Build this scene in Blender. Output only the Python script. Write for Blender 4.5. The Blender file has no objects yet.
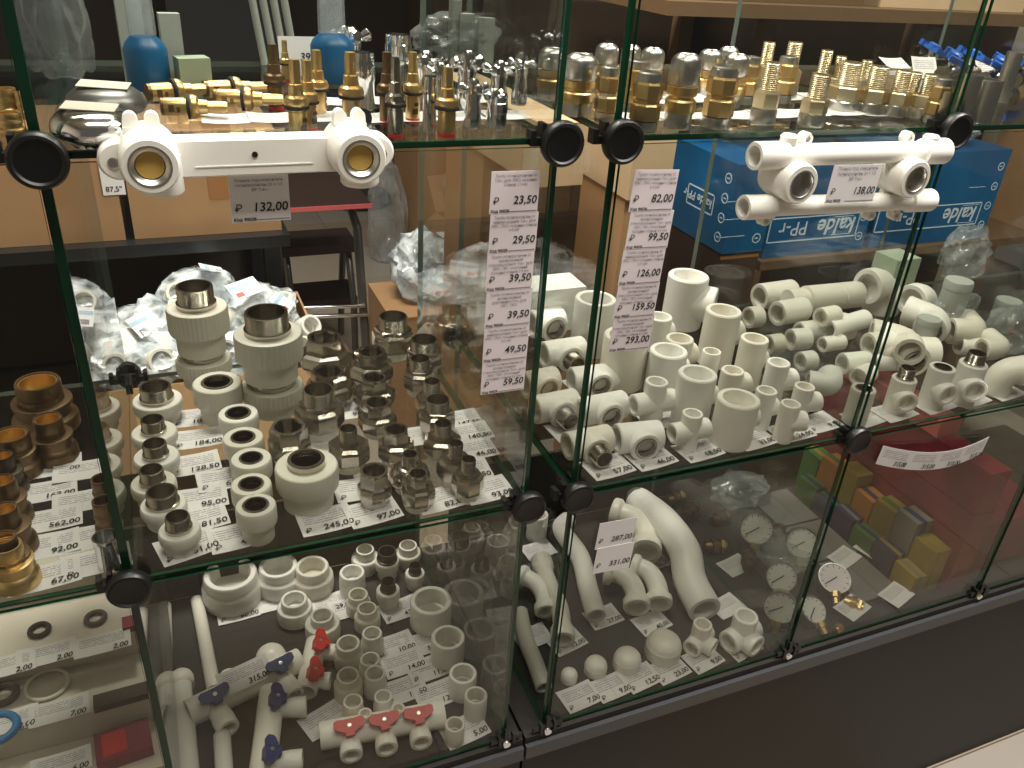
import bpy, bmesh, math, random
from mathutils import Vector, Matrix
random.seed(7)
PI = math.pi
scene = bpy.context.scene
COL = scene.collection

# ------------------------------------------------------------------ camera
CAM_H = 1.44
F_PX = 829.4
RX = Vector((0.92348099, -0.13279379, 0.35992869))    # world X, Y, -Z seen in lens axes (right, down, forward)
NY = Vector((-0.3783039, -0.47119478, 0.79678205))
DZ = Vector((-0.06378881, 0.87197551, 0.48537583))
cam_d = bpy.data.cameras.new('camera')
cam_d.sensor_width = 36.0
cam_d.lens = 36.0 * F_PX / 1024.0
cam_d.clip_start = 0.02
cam = bpy.data.objects.new('camera', cam_d)
COL.objects.link(cam)
right = Vector((RX[0], NY[0], -DZ[0]))
up = -Vector((RX[1], NY[1], -DZ[1]))
back = -Vector((RX[2], NY[2], -DZ[2]))
mw = Matrix((right, up, back)).transposed().to_4x4()
mw.translation = (0, 0, CAM_H)
cam.matrix_world = mw
scene.camera = cam

# ------------------------------------------------------------------ world, lights, exposure
world = bpy.data.worlds.new('world')
scene.world = world
world.use_nodes = True
bg = world.node_tree.nodes['Background']
bg.inputs[0].default_value = (1.0, 0.93, 0.82, 1)
bg.inputs[1].default_value = 0.055


def area_light(name, loc, size, power, color=(1.0, 0.95, 0.86), rot=(0, 0, 0)):
    l = bpy.data.lights.new(name, 'AREA')
    l.shape = 'RECTANGLE'
    l.size, l.size_y = size
    l.energy = power
    l.color = color
    o = bpy.data.objects.new(name, l)
    o.location = loc
    o.rotation_euler = rot
    COL.objects.link(o)
    return o


area_light('ceiling_lamp_aisle', (0.3, 0.12, 2.72), (1.2, 0.3), 17)
area_light('ceiling_lamp_manifold', (1.5, 0.5, 2.72), (1.2, 0.3), 36)
area_light('ceiling_lamp_rear', (0.15, 1.5, 2.72), (0.9, 0.3), 38)
scene.view_settings.view_transform = 'Standard'
scene.view_settings.look = 'None'
scene.view_settings.gamma = 1.0
scene.view_settings.use_curve_mapping = False
scene.view_settings.exposure = 0.75
scene.cycles.transparent_max_bounces = 40
scene.cycles.max_bounces = 10
scene.cycles.glossy_bounces = 5
scene.cycles.use_denoising = True


# ------------------------------------------------------------------ measuring: a viewing ray met with a real plane of the place
def ray(px, py):
    v = Vector((px - 512, py - 384, F_PX))
    return Vector((RX.dot(v), NY.dot(v), -DZ.dot(v)))


def on(px, py, z):
    r = ray(px, py)
    t = (z - CAM_H) / r.z
    return Vector((r.x * t, r.y * t, z))


def atY(px, py, y):
    r = ray(px, py)
    t = y / r.y
    return Vector((r.x * t, y, CAM_H + r.z * t))


def pxm(p):      # picture pixels per metre at a point
    fwd = Vector((RX[2], NY[2], -DZ[2]))
    return F_PX / fwd.dot(Vector(p) - Vector((0, 0, CAM_H)))


# ------------------------------------------------------------------ materials
MATS = {}


def principled(name, color, rough=0.5, metal=0.0, vary=0.0, noise=None, bump=0.0, coat=0.0, sss=0.0, alpha=None, spec=None):
    m = bpy.data.materials.new(name)
    m.use_nodes = True
    nt = m.node_tree
    b = nt.nodes['Principled BSDF']
    b.inputs['Base Color'].default_value = (*color, 1)
    b.inputs['Roughness'].default_value = rough
    b.inputs['Metallic'].default_value = metal
    if coat:
        b.inputs['Coat Weight'].default_value = coat
    if spec is not None:
        b.inputs['Specular IOR Level'].default_value = spec
    src = None
    if noise:
        c2, scale = noise
        tc = nt.nodes.new('ShaderNodeTexCoord')
        n = nt.nodes.new('ShaderNodeTexNoise')
        n.inputs['Scale'].default_value = scale
        n.inputs['Detail'].default_value = 4
        nt.links.new(tc.outputs['Object'], n.inputs['Vector'])
        mx = nt.nodes.new('ShaderNodeMix')
        mx.data_type = 'RGBA'
        mx.inputs[6].default_value = (*color, 1)
        mx.inputs[7].default_value = (*c2, 1)
        nt.links.new(n.outputs['Fac'], mx.inputs[0])
        src = mx.outputs[2]
        if bump:
            bp = nt.nodes.new('ShaderNodeBump')
            bp.inputs['Strength'].default_value = bump
            bp.inputs['Distance'].default_value = 0.002
            nt.links.new(n.outputs['Fac'], bp.inputs['Height'])
            nt.links.new(bp.outputs[0], b.inputs['Normal'])
    if vary:
        oi = nt.nodes.new('ShaderNodeObjectInfo')
        hs = nt.nodes.new('ShaderNodeHueSaturation')
        mr = nt.nodes.new('ShaderNodeMapRange')
        mr.inputs[3].default_value = 1 - vary
        mr.inputs[4].default_value = 1 + vary * 0.4
        nt.links.new(oi.outputs['Random'], mr.inputs[0])
        nt.links.new(mr.outputs[0], hs.inputs['Value'])
        mr2 = nt.nodes.new('ShaderNodeMapRange')
        mr2.inputs[3].default_value = 1.5
        mr2.inputs[4].default_value = 0.6
        nt.links.new(oi.outputs['Random'], mr2.inputs[0])
        nt.links.new(mr2.outputs[0], hs.inputs['Saturation'])
        if src:
            nt.links.new(src, hs.inputs['Color'])
        else:
            hs.inputs['Color'].default_value = (*color, 1)
        src = hs.outputs[0]
    if src:
        nt.links.new(src, b.inputs['Base Color'])
    MATS[name] = m
    return m


def see_through(name, tint, ior=1.45, gloss_rough=0.0, body=None, body_amount=0.0, noise_scale=0.0):
    """clear sheet: tinted transmission, Fresnel mirror, optional milky body"""
    m = bpy.data.materials.new(name)
    m.use_nodes = True
    nt = m.node_tree
    nt.nodes.clear()
    out = nt.nodes.new('ShaderNodeOutputMaterial')
    tr = nt.nodes.new('ShaderNodeBsdfTransparent')
    tr.inputs[0].default_value = (*tint, 1)
    gl = nt.nodes.new('ShaderNodeBsdfGlossy')
    gl.inputs['Roughness'].default_value = gloss_rough
    # Schlick reflectance from the facing angle, alike on both sides of the sheet
    f0 = ((ior - 1) / (ior + 1)) ** 2
    lw = nt.nodes.new('ShaderNodeLayerWeight')
    lw.inputs[0].default_value = 0.5
    pw = nt.nodes.new('ShaderNodeMath')
    pw.operation = 'POWER'
    pw.inputs[1].default_value = 5.0
    nt.links.new(lw.outputs['Facing'], pw.inputs[0])
    fr = nt.nodes.new('ShaderNodeMath')
    fr.operation = 'MULTIPLY_ADD'
    fr.inputs[1].default_value = 1 - f0
    fr.inputs[2].default_value = f0
    nt.links.new(pw.outputs[0], fr.inputs[0])
    base = tr.outputs[0]
    if body:
        df = nt.nodes.new('ShaderNodeBsdfDiffuse')
        df.inputs[0].default_value = (*body, 1)
        m1 = nt.nodes.new('ShaderNodeMixShader')
        m1.inputs[0].default_value = body_amount
        if noise_scale:
            tc = nt.nodes.new('ShaderNodeTexCoord')
            nz = nt.nodes.new('ShaderNodeTexNoise')
            nz.inputs['Scale'].default_value = noise_scale
            nz.inputs['Detail'].default_value = 5
            nt.links.new(tc.outputs['Object'], nz.inputs['Vector'])
            mr = nt.nodes.new('ShaderNodeMapRange')
            mr.inputs[1].default_value = 0.35
            mr.inputs[2].default_value = 0.65
            mr.inputs[3].default_value = 0.05
            mr.inputs[4].default_value = min(1, body_amount * 2)
            nt.links.new(nz.outputs['Fac'], mr.inputs[0])
            nt.links.new(mr.outputs[0], m1.inputs[0])
        nt.links.new(base, m1.inputs[1])
        nt.links.new(df.outputs[0], m1.inputs[2])
        base = m1.outputs[0]
    mx = nt.nodes.new('ShaderNodeMixShader')
    nt.links.new(fr.outputs[0], mx.inputs[0])
    nt.links.new(base, mx.inputs[1])
    nt.links.new(gl.outputs[0], mx.inputs[2])
    nt.links.new(mx.outputs[0], out.inputs[0])
    MATS[name] = m
    return m


principled('pp', (0.72, 0.69, 0.625), 0.42, vary=0.12)
principled('pp_bright', (0.87, 0.835, 0.77), 0.38, vary=0.06)
principled('pp_plate', (0.88, 0.86, 0.80), 0.35)
principled('nickel', (0.54, 0.495, 0.435), 0.22, 1.0, noise=((0.42, 0.38, 0.33), 60))
principled('nickel_dark', (0.11, 0.09, 0.072), 0.40, 1.0)  # also lines bores and ring insides, their shade put into the colour
principled('steel', (0.66, 0.64, 0.60), 0.32, 1.0)
principled('chrome', (0.84, 0.85, 0.87), 0.13, 1.0)
principled('brass', (0.80, 0.57, 0.27), 0.36, 1.0, noise=((0.68, 0.47, 0.20), 50))
principled('brass_dark', (0.25, 0.165, 0.095), 0.42, 1.0, noise=((0.16, 0.105, 0.06), 40))  # lowered for the dimmer brass bay, its shade put into the colour
principled('brass_pale', (0.76, 0.64, 0.43), 0.38, 1.0)
principled('seat_ochre', (0.62, 0.40, 0.10), 0.5)
principled('black_plastic', (0.0045, 0.0045, 0.005), 0.42)
principled('black_rubber', (0.015, 0.015, 0.015), 0.7)
principled('grey_rubber', (0.09, 0.075, 0.065), 0.7)
principled('plinth_black', (0.010, 0.009, 0.0085), 0.5, noise=((0.017, 0.015, 0.014), 6), spec=0.3)
principled('plinth_lip', (0.055, 0.058, 0.068), 0.4)
principled('deck_dark', (0.020, 0.0175, 0.0155), 0.75, noise=((0.032, 0.028, 0.025), 40), spec=0.3)
principled('glass_edge', (0.006, 0.045, 0.02), 0.15)
principled('glass_edge_pale', (0.20, 0.24, 0.21), 0.3)
see_through('glass', (0.915, 0.925, 0.908), 1.45)
see_through('clear_plastic', (0.93, 0.95, 0.96), 1.45, 0.12, (0.8, 0.84, 0.86), 0.16, 9)
see_through('bag_film', (0.92, 0.95, 0.97), 1.5, 0.1, (0.88, 0.93, 0.96), 0.62, 20)
see_through('bag_bright', (0.9, 0.94, 0.97), 1.5, 0.15, (0.88, 0.94, 0.98), 0.8, 24)
see_through('smoke_film', (0.85, 0.88, 0.88), 1.45, 0.12, (0.55, 0.58, 0.58), 0.18, 14)
principled('paper', (0.86, 0.83, 0.85), 0.8)
principled('paper_lilac', (0.86, 0.775, 0.82), 0.8)
principled('paper_old', (0.66, 0.60, 0.52), 0.85, noise=((0.56, 0.50, 0.42), 12))
principled('ink', (0.02, 0.018, 0.022), 0.8)
principled('ink_grey', (0.26, 0.23, 0.26), 0.8)
principled('cardboard', (0.46, 0.27, 0.135), 0.85, noise=((0.38, 0.215, 0.105), 14))
principled('cardboard_pale', (0.60, 0.44, 0.28), 0.85, noise=((0.52, 0.37, 0.22), 14))
principled('tape_brown', (0.36, 0.17, 0.065), 0.35)
principled('kalde_blue', (0.004, 0.045, 0.16), 0.38, noise=((0.006, 0.16, 0.36), 7))
principled('print_pale', (0.62, 0.74, 0.84), 0.5)
principled('wood', (0.125, 0.07, 0.034), 0.55, noise=((0.14, 0.085, 0.042), 20))
principled('wood_dark', (0.055, 0.030, 0.018), 0.6, noise=((0.038, 0.022, 0.014), 9))
principled('black_metal', (0.012, 0.012, 0.013), 0.35)
principled('grey_metal', (0.16, 0.155, 0.15), 0.35, 0.7)
principled('step_brown', (0.030, 0.016, 0.013), 0.5)
principled('tile', (0.46, 0.39, 0.32), 0.3, vary=0.05, noise=((0.41, 0.345, 0.28), 5))
principled('grout', (0.24, 0.20, 0.165), 0.8)
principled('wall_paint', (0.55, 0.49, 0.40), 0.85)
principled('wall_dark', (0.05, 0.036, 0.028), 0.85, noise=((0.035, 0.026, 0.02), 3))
principled('red_plastic', (0.55, 0.025, 0.022), 0.4)
principled('blue_plastic', (0.018, 0.035, 0.16), 0.42)
principled('valve_blue', (0.02, 0.10, 0.42), 0.35)
principled('cap_blue', (0.004, 0.09, 0.22), 0.38)
principled('ring_blue', (0.02, 0.16, 0.40), 0.5)
principled('ring_white', (0.72, 0.68, 0.56), 0.5)
principled('red_box', (0.17, 0.010, 0.022), 0.5, noise=((0.26, 0.015, 0.045), 8))
principled('pink_box', (0.50, 0.10, 0.10), 0.5)
principled('yellow_pack', (0.30, 0.235, 0.025), 0.5, noise=((0.20, 0.13, 0.025), 30))
principled('green_pack', (0.02, 0.12, 0.03), 0.5, noise=((0.06, 0.14, 0.03), 30))
principled('navy_pack', (0.012, 0.02, 0.085), 0.5)
principled('orange_pack', (0.42, 0.16, 0.025), 0.5)
principled('grey_box', (0.16, 0.155, 0.15), 0.6)
principled('teal_box', (0.05, 0.14, 0.16), 0.6)
principled('sage_box', (0.30, 0.36, 0.26), 0.6)
principled('white_box', (0.66, 0.66, 0.62), 0.6)
principled('pale_grey', (0.34, 0.36, 0.33), 0.6)  # pale packets, rods and white jars greyed, haze put into the colour
principled('dial_white', (0.72, 0.71, 0.66), 0.4)
principled('bag_print', (0.62, 0.74, 0.80), 0.5, noise=((0.10, 0.30, 0.48), 22))
principled('grey_coat', (0.05, 0.05, 0.055), 0.9)
principled('lamp_body', (0.7, 0.7, 0.68), 0.5)


def print_paper(name, base, ink, lines=5.0, y0=0.42, y1=0.86):
    """paper with a few rows of illegible grey small print across its upper part (flat print)"""
    m = bpy.data.materials.new(name)
    m.use_nodes = True
    nt = m.node_tree
    b = nt.nodes['Principled BSDF']
    b.inputs['Roughness'].default_value = 0.8
    uv = nt.nodes.new('ShaderNodeUVMap')
    sx = nt.nodes.new('ShaderNodeSeparateXYZ')
    nt.links.new(uv.outputs[0], sx.inputs[0])

    def mth(op, a, b_):
        n = nt.nodes.new('ShaderNodeMath')
        n.operation = op
        for i, v in enumerate((a, b_)):
            if isinstance(v, (int, float)):
                n.inputs[i].default_value = v
            else:
                nt.links.new(v, n.inputs[i])
        return n.outputs[0]
    u, v = sx.outputs[0], sx.outputs[1]
    rows = mth('MULTIPLY', mth('SUBTRACT', v, y0), lines / (y1 - y0))
    fr = mth('FRACT', rows, 0)
    line = mth('MULTIPLY', mth('GREATER_THAN', fr, 0.35), mth('LESS_THAN', fr, 0.8))
    band = mth('MULTIPLY', mth('GREATER_THAN', v, y0), mth('LESS_THAN', v, y1))
    side = mth('MULTIPLY', mth('GREATER_THAN', u, 0.1), mth('LESS_THAN', u, 0.9))
    nz = nt.nodes.new('ShaderNodeTexNoise')
    nz.inputs['Scale'].default_value = 1.0
    cx = nt.nodes.new('ShaderNodeCombineXYZ')
    nt.links.new(mth('MULTIPLY', u, 26.0), cx.inputs[0])
    nt.links.new(mth('MULTIPLY', mth('FLOOR', rows, 0), 7.3), cx.inputs[1])
    nt.links.new(cx.outputs[0], nz.inputs['Vector'])
    word = mth('GREATER_THAN', nz.outputs['Fac'], 0.42)
    f = mth('MULTIPLY', mth('MULTIPLY', line, band), mth('MULTIPLY', side, word))
    mx = nt.nodes.new('ShaderNodeMix')
    mx.data_type = 'RGBA'
    mx.inputs[6].default_value = (*base, 1)
    mx.inputs[7].default_value = (*ink, 1)
    nt.links.new(f, mx.inputs[0])
    nt.links.new(mx.outputs[2], b.inputs['Base Color'])
    MATS[name] = m


print_paper('tag_paper', (0.68, 0.655, 0.65), (0.36, 0.33, 0.36))


# ------------------------------------------------------------------ mesh building
class MB:
    def __init__(self):
        self.v, self.f, self.mi = [], [], []

    def add(self, verts, faces, M=None, mi=0):
        k = len(self.v)
        self.v += [tuple(M @ Vector(p)) if M is not None else tuple(p) for p in verts]
        self.f += [tuple(i + k for i in fc) for fc in faces]
        self.mi += [mi] * len(faces)
        return self

    def box(self, x0, x1, y0, y1, z0, z1, M=None, mi=0):
        vs = [(x, y, z) for z in (z0, z1) for y in (y0, y1) for x in (x0, x1)]
        fs = [(0, 2, 3, 1), (4, 5, 7, 6), (0, 1, 5, 4), (2, 6, 7, 3), (0, 4, 6, 2), (1, 3, 7, 5)]
        return self.add(vs, fs, M, mi)

    def cbox(self, c, s, M=None, mi=0):
        return self.box(c[0] - s[0] / 2, c[0] + s[0] / 2, c[1] - s[1] / 2, c[1] + s[1] / 2, c[2] - s[2] / 2, c[2] + s[2] / 2, M, mi)

    def lathe(self, prof, seg=28, M=None, mi=0, ribs=None, off=0.0):
        """prof: list of (r, z); points with r == 0 close the surface. ribs: (first, last, depth) rows get vertical ribs"""
        vs, fs, rows = [], [], []
        for j, (r, z) in enumerate(prof):
            if r <= 1e-7:
                rows.append([len(vs)])
                vs.append((0, 0, z))
            else:
                row = []
                for i in range(seg):
                    a = 2 * PI * (i + off) / seg
                    rr = r
                    if ribs and ribs[0] <= j <= ribs[1] and i % 2:
                        rr = r - ribs[2]
                    row.append(len(vs))
                    vs.append((rr * math.cos(a), rr * math.sin(a), z))
                rows.append(row)
        for a, b in zip(rows, rows[1:]):
            for i in range(seg):
                i2 = (i + 1) % seg
                if len(a) == 1 and len(b) == 1:
                    continue
                if len(a) == 1:
                    fs.append((a[0], b[i2], b[i]))
                elif len(b) == 1:
                    fs.append((a[i], a[i2], b[0]))
                else:
                    fs.append((a[i], a[i2], b[i2], b[i]))
        return self.add(vs, fs, M, mi)

    def sweep(self, path, radii, seg=16, bore=0.72, bore_len=0.02, mi=0):
        """round tube along a smooth path with open bored ends"""
        pts = [Vector(p) for p in path]
        n = len(pts)
        if not isinstance(radii, (list, tuple)):
            radii = [radii] * n
        tang = []
        for i in range(n):
            a = pts[max(0, i - 1)]
            b = pts[min(n - 1, i + 1)]
            tang.append((b - a).normalized())
        ref = Vector((0, 0, 1)) if abs(tang[0].z) < 0.9 else Vector((1, 0, 0))
        u = tang[0].cross(ref).normalized()
        rings = []
        frames = []
        for i in range(n):
            u = (u - tang[i] * u.dot(tang[i])).normalized()
            w = tang[i].cross(u)
            frames.append((u.copy(), w))
            rings.append((pts[i], u.copy(), w, radii[i]))
        seq = []
        if bore:
            r0, r1 = radii[0], radii[-1]
            seq.append((pts[0] + tang[0] * bore_len, *frames[0], 0.0))
            seq.append((pts[0] + tang[0] * bore_len, *frames[0], r0 * bore * 0.96))
            seq.append((pts[0], *frames[0], r0 * bore))
            seq.append((pts[0], *frames[0], r0 * 0.97))
            seq.append((pts[0] + tang[0] * r0 * 0.06, *frames[0], r0))
            seq += rings[1:-1]
            seq.append((pts[-1] - tang[-1] * r1 * 0.06, *frames[-1], r1))
            seq.append((pts[-1], *frames[-1], r1 * 0.97))
            seq.append((pts[-1], *frames[-1], r1 * bore))
            seq.append((pts[-1] - tang[-1] * bore_len, *frames[-1], r1 * bore * 0.96))
            seq.append((pts[-1] - tang[-1] * bore_len, *frames[-1], 0.0))
        else:
            seq.append((pts[0], *frames[0], 0.0))
            seq += rings
            seq.append((pts[-1], *frames[-1], 0.0))
        vs, fs, rows = [], [], []
        for c, a, b, r in seq:
            if r <= 0:
                rows.append([len(vs)])
                vs.append(c)
            else:
                row = []
                for i in range(seg):
                    t = 2 * PI * i / seg
                    row.append(len(vs))
                    vs.append(c + a * (r * math.cos(t)) + b * (r * math.sin(t)))
                rows.append(row)
        for a, b in zip(rows, rows[1:]):
            for i in range(seg):
                i2 = (i + 1) % seg
                if len(a) == 1:
                    fs.append((a[0], b[i], b[i2]))
                elif len(b) == 1:
                    fs.append((a[i2], a[i], b[0]))
                else:
                    fs.append((a[i2], a[i], b[i], b[i2]))
        return self.add(vs, fs, None, mi)

    def mesh(self, name, mats, smooth=40):
        me = bpy.data.meshes.new(name)
        me.from_pydata([tuple(p) for p in self.v], [], self.f)
        for m in (mats if isinstance(mats, (list, tuple)) else [mats]):
            me.materials.append(MATS[m])
        if any(self.mi):
            me.polygons.foreach_set('material_index', self.mi)
        bm = bmesh.new()
        bm.from_mesh(me)
        bmesh.ops.recalc_face_normals(bm, faces=bm.faces)
        bm.to_mesh(me)
        bm.free()
        if smooth:
            me.shade_smooth()
            me.set_sharp_from_angle(angle=math.radians(smooth))
        me.update()
        return me


CACHE = {}


def cached(key, fn):
    if key not in CACHE:
        CACHE[key] = fn()
    return CACHE[key]


def obj(name, me, parent=None, loc=(0, 0, 0), rot=(0, 0, 0), scale=None):
    o = bpy.data.objects.new(name, me)
    COL.objects.link(o)
    o.location = loc
    o.rotation_euler = rot
    if scale:
        o.scale = scale
    if parent:
        o.parent = parent
    return o


def tag(o, label, cat, group=None):
    o['label'] = label
    o['category'] = cat
    if group:
        o['group'] = group
    return o


def thing(name, label, cat, loc=(0, 0, 0), rot=(0, 0, 0), group=None):
    o = bpy.data.objects.new(name, None)
    o.empty_display_size = 0.02
    COL.objects.link(o)
    o.location = loc
    o.rotation_euler = rot if isinstance(rot, (tuple, list)) else (0, 0, rot)
    return tag(o, label, cat, group)


def struct(o):
    o['kind'] = 'structure'
    return o


def RZ(a):
    return Matrix.Rotation(a, 4, 'Z')


def align(d):
    """matrix taking +Z onto direction d"""
    return Vector((0, 0, 1)).rotation_difference(Vector(d).normalized()).to_matrix().to_4x4()


TXT = {}
_dg = None


def text_mesh(s, size, mat='ink', shear=0.0, align_x='LEFT', bold=0.0):
    key = (s, round(size, 5), mat, shear, align_x, bold)
    if key in TXT:
        return TXT[key]
    c = bpy.data.curves.new('lettering', 'FONT')
    c.body = s
    c.size = size
    c.shear = shear
    c.align_x = align_x
    c.resolution_u = 1 if len(s) > 14 else 3
    c.offset = bold
    c.space_line = 1.12
    o = bpy.data.objects.new('lettering', c)
    COL.objects.link(o)
    dg = bpy.context.evaluated_depsgraph_get()
    me = bpy.data.meshes.new_from_object(o.evaluated_get(dg))
    me.name = 'lettering'
    me.materials.clear()
    me.materials.append(MATS[mat])
    bpy.data.objects.remove(o)
    bpy.data.curves.remove(c)
    TXT[key] = me
    return me


ORD = ['first', 'second', 'third', 'fourth', 'fifth', 'sixth', 'seventh', 'eighth', 'ninth', 'tenth', 'eleventh', 'twelfth']

# ------------------------------------------------------------------ levels of the glass cases
ZB, ZM, ZT, ZTOP = 0.490, 0.886, 1.279, 1.680
YF, YB = 0.659, 1.065          # outer face of the front panes, back edge of the cases
XL = [-0.4755, -0.0755, 0.3255]
XR = [0.3855, 0.7905, 1.1945, 1.6]

# ------------------------------------------------------------------ the room
fl = MB().box(-1.6, 4.2, -1.6, 6.0, -0.06, -0.004)
floor = struct(obj('floor', fl.mesh('floor', 'grout')))
tile_me = MB().box(-0.1985, 0.1985, -0.1985, 0.1985, -0.004, 0.0).mesh('tile', 'tile')
for i in range(8):
    for j in range(15):
        obj('tile', tile_me, floor, (-0.25 + i * 0.4 + 0.012, -0.35 + j * 0.4, 0))
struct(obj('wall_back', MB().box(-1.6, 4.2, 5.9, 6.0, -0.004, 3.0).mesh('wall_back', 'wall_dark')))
struct(obj('wall_right', MB().box(2.55, 2.65, 2.02, 5.9, -0.004, 3.0).mesh('wall_right', 'wall_paint')))
struct(obj('wall_left', MB().box(-1.7, -1.6, -1.6, 6.0, -0.004, 3.0).mesh('wall_left', 'wall_paint')))
struct(obj('ceiling', MB().box(-1.7, 4.2, -1.6, 6.0, 3.0, 3.08).mesh('ceiling', 'wall_paint')))


# ------------------------------------------------------------------ glass cases
def pane(x0, x1, y0, y1, z0, z1):
    """sheet of glass: clear faces, green cut edges"""
    d = [x1 - x0, y1 - y0, z1 - z0]
    thin = d.index(min(d))
    mb = MB()
    mb.box(x0, x1, y0, y1, z0, z1)
    # face order of MB.box: -z +z -y +y -x +x
    ax = [2, 2, 1, 1, 0, 0]
    mb.mi = [0 if a == thin else 1 for a in ax]
    if thin != 1:
        mb.mi[3] = 2          # polished rear edge, the reflected background put into its pale colour
    return mb.mesh('glass_pane', ['glass', 'glass_edge', 'glass_edge_pale'], smooth=0)


def knob_disc():
    R = 0.0192
    p = [(0, 0.0), (0.006, 0.0), (R, 0.0), (R + 0.0006, 0.003), (R + 0.0006, 0.008), (R - 0.001, 0.0105), (R - 0.003, 0.011),
         (R - 0.0045, 0.0095), (0.006, 0.0088), (0, 0.0088)]
    return MB().lathe(p, 36, Matrix.Rotation(PI / 2, 4, 'X')).mesh('disc', 'black_plastic', 35)


def knob_clip():
    mb = MB()
    mb.lathe([(0, 0), (0.0075, 0), (0.0075, 0.014), (0, 0.014)], 14, Matrix.Rotation(-PI / 2, 4, 'X'))
    for sx in (-1, 1):
        mb.box(sx * 0.006 - 0.0018, sx * 0.006 + 0.0018, 0.004, 0.036, -0.007, 0.007)
    mb.box(-0.013, 0.013, 0.004, 0.009, -0.007, -0.003)
    mb.box(-0.027, -0.012, 0.001, 0.012, -0.003, 0.004).box(-0.027, -0.022, 0.001, 0.012, -0.003, 0.010).box(-0.017, -0.013, 0.001, 0.012, 0.002, 0.016)
    mb.box(-0.013, 0.013, 0.004, 0.009, 0.003, 0.007)
    return mb.mesh('clip', 'black_plastic', 35)


def clamp_knob(case, x, z, y=YF - 0.002):
    k = obj('clamp_knob', cached('kd', knob_disc), case, (x, y, z))
    obj('clip', cached('kc', knob_clip), k, (0, 0, 0))
    return k


def corner_clip(case, x, z):
    mb = MB().box(-0.022, 0.022, -0.004, 0.0, -0.003, 0.003).box(-0.003, 0.003, -0.004, 0, -0.012, 0.018)
    mb.box(-0.012, -0.008, -0.006, 0.002, -0.010, 0.008).box(0.008, 0.012, -0.006, 0.002, -0.010, 0.008)
    o = obj('corner_clip', cached('cc', lambda: mb.mesh('corner_clip', 'black_plastic', 0)), case, (x, YF - 0.001, z))
    s = MB().lathe([(0, 0), (0.0065, 0), (0.005, 0.003), (0, 0.0036)], 12, Matrix.Rotation(PI / 2, 4, 'X'))
    obj('screw', cached('ccs', lambda: s.mesh('screw', 'chrome')), o, (0, -0.004, -0.008))


def glass_case(label, xs, shelf_x, plinth_x):
    c = thing('display_case', label, 'display case', (0, 0, 0))
    px0, px1 = plinth_x
    o = obj('plinth', MB().box(px0, px1, YF - 0.004, YB, 0.0, ZB - 0.036).mesh('plinth', 'plinth_black', 0), c)
    obj('plinth_lip', MB().box(px0, px1, YF - 0.012, YB, ZB - 0.0355, ZB - 0.012).mesh('plinth_lip', 'plinth_lip', 0), c)
    obj('deck', MB().box(px0, px1, YF - 0.006, YB, ZB - 0.0115, ZB).mesh('deck', 'deck_dark', 0), c)
    obj('back_panel', MB().box(xs[0] - 0.003, xs[-1] + 0.003, YB + 0.001, YB + 0.007, ZB, ZB + 0.15).mesh('back_panel', 'deck_dark', 0), c)
    lev = [(ZB + 0.001, ZM - 0.0035), (ZM - 0.0025, ZT - 0.0035), (ZT - 0.0025, ZTOP - 0.0035)]
    for x in xs:
        for z0, z1 in lev:
            obj('side_pane', pane(x - 0.0038, x + 0.0038, YF + 0.007, YB, z0, z1), c)
        for z in (ZM - 0.003, ZT - 0.003):
            clamp_knob(c, x, z)
        corner_clip(c, x, ZB + 0.008)
    for x0, x1 in zip(xs, xs[1:]):
        for z0, z1 in lev:
            obj('front_pane', pane(x0 + 0.0042, x1 - 0.0042, YF, YF + 0.004, z0 + 0.003, z1 - 0.004), c)
        for z in (ZM, ZT, ZTOP):
            obj('glass_shelf', pane(x0 + 0.0042, x1 - 0.0042, YF + 0.006, YB, z - 0.006, z), c)
    return c


case_a = glass_case('glass display case with the two-socket mixer plate on its front', XL, None, (-0.62, 0.349))
case_b = glass_case('glass display case with the four-pipe mixer manifold on its front', XR, None, (0.353, 1.75))
# rear clamp of the manifold case's middle shelf
for c_, x_ in ((case_b, XR[0]), (case_b, XR[1]), (case_a, XL[1])):
    k = clamp_knob(c_, x_, ZM - 0.003, YB + 0.006)
    k.rotation_euler = (0, 0, PI)
k = clamp_knob(case_a, XL[2], ZT - 0.003, YB + 0.006)
k.rotation_euler = (0, 0, PI)


# ------------------------------------------------------------------ price tags
TAGN = [0]


def tag_mesh(w, h):
    def b():
        mb = MB()
        n = 6
        vs, fs = [], []
        for i in range(n + 1):
            t = i / n
            vs += [(w * (t - 0.5), -h / 2, 0.0004 + 0.0012 * (2 * t - 1) ** 2), (w * (t - 0.5), h / 2, 0.0008 + 0.0016 * (2 * t - 1) ** 2)]
        k = len(vs)
        vs += [(x, y, z - 0.0003) for x, y, z in vs]
        for i in range(n):
            a = 2 * i
            fs += [(a, a + 2, a + 3, a + 1), (k + a + 1, k + a + 3, k + a + 2, k + a)]
            fs += [(a, k + a, k + a + 2, a + 2), (a + 3, k + a + 3, k + a + 1, a + 1)]
        fs += [(1, k + 1, k, 0), (2 * n, k + 2 * n, k + 2 * n + 1, 2 * n + 1)]
        mb.add(vs, fs)
        me = mb.mesh('price_tag', 'tag_paper', 60)
        uv = me.uv_layers.new(name='UVMap')
        for lp in me.loops:
            p = me.vertices[lp.vertex_index].co
            uv.data[lp.index].uv = (p.x / w + 0.5, p.y / h + 0.5)
        return me
    return cached(('tag', w, h), b)


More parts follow.
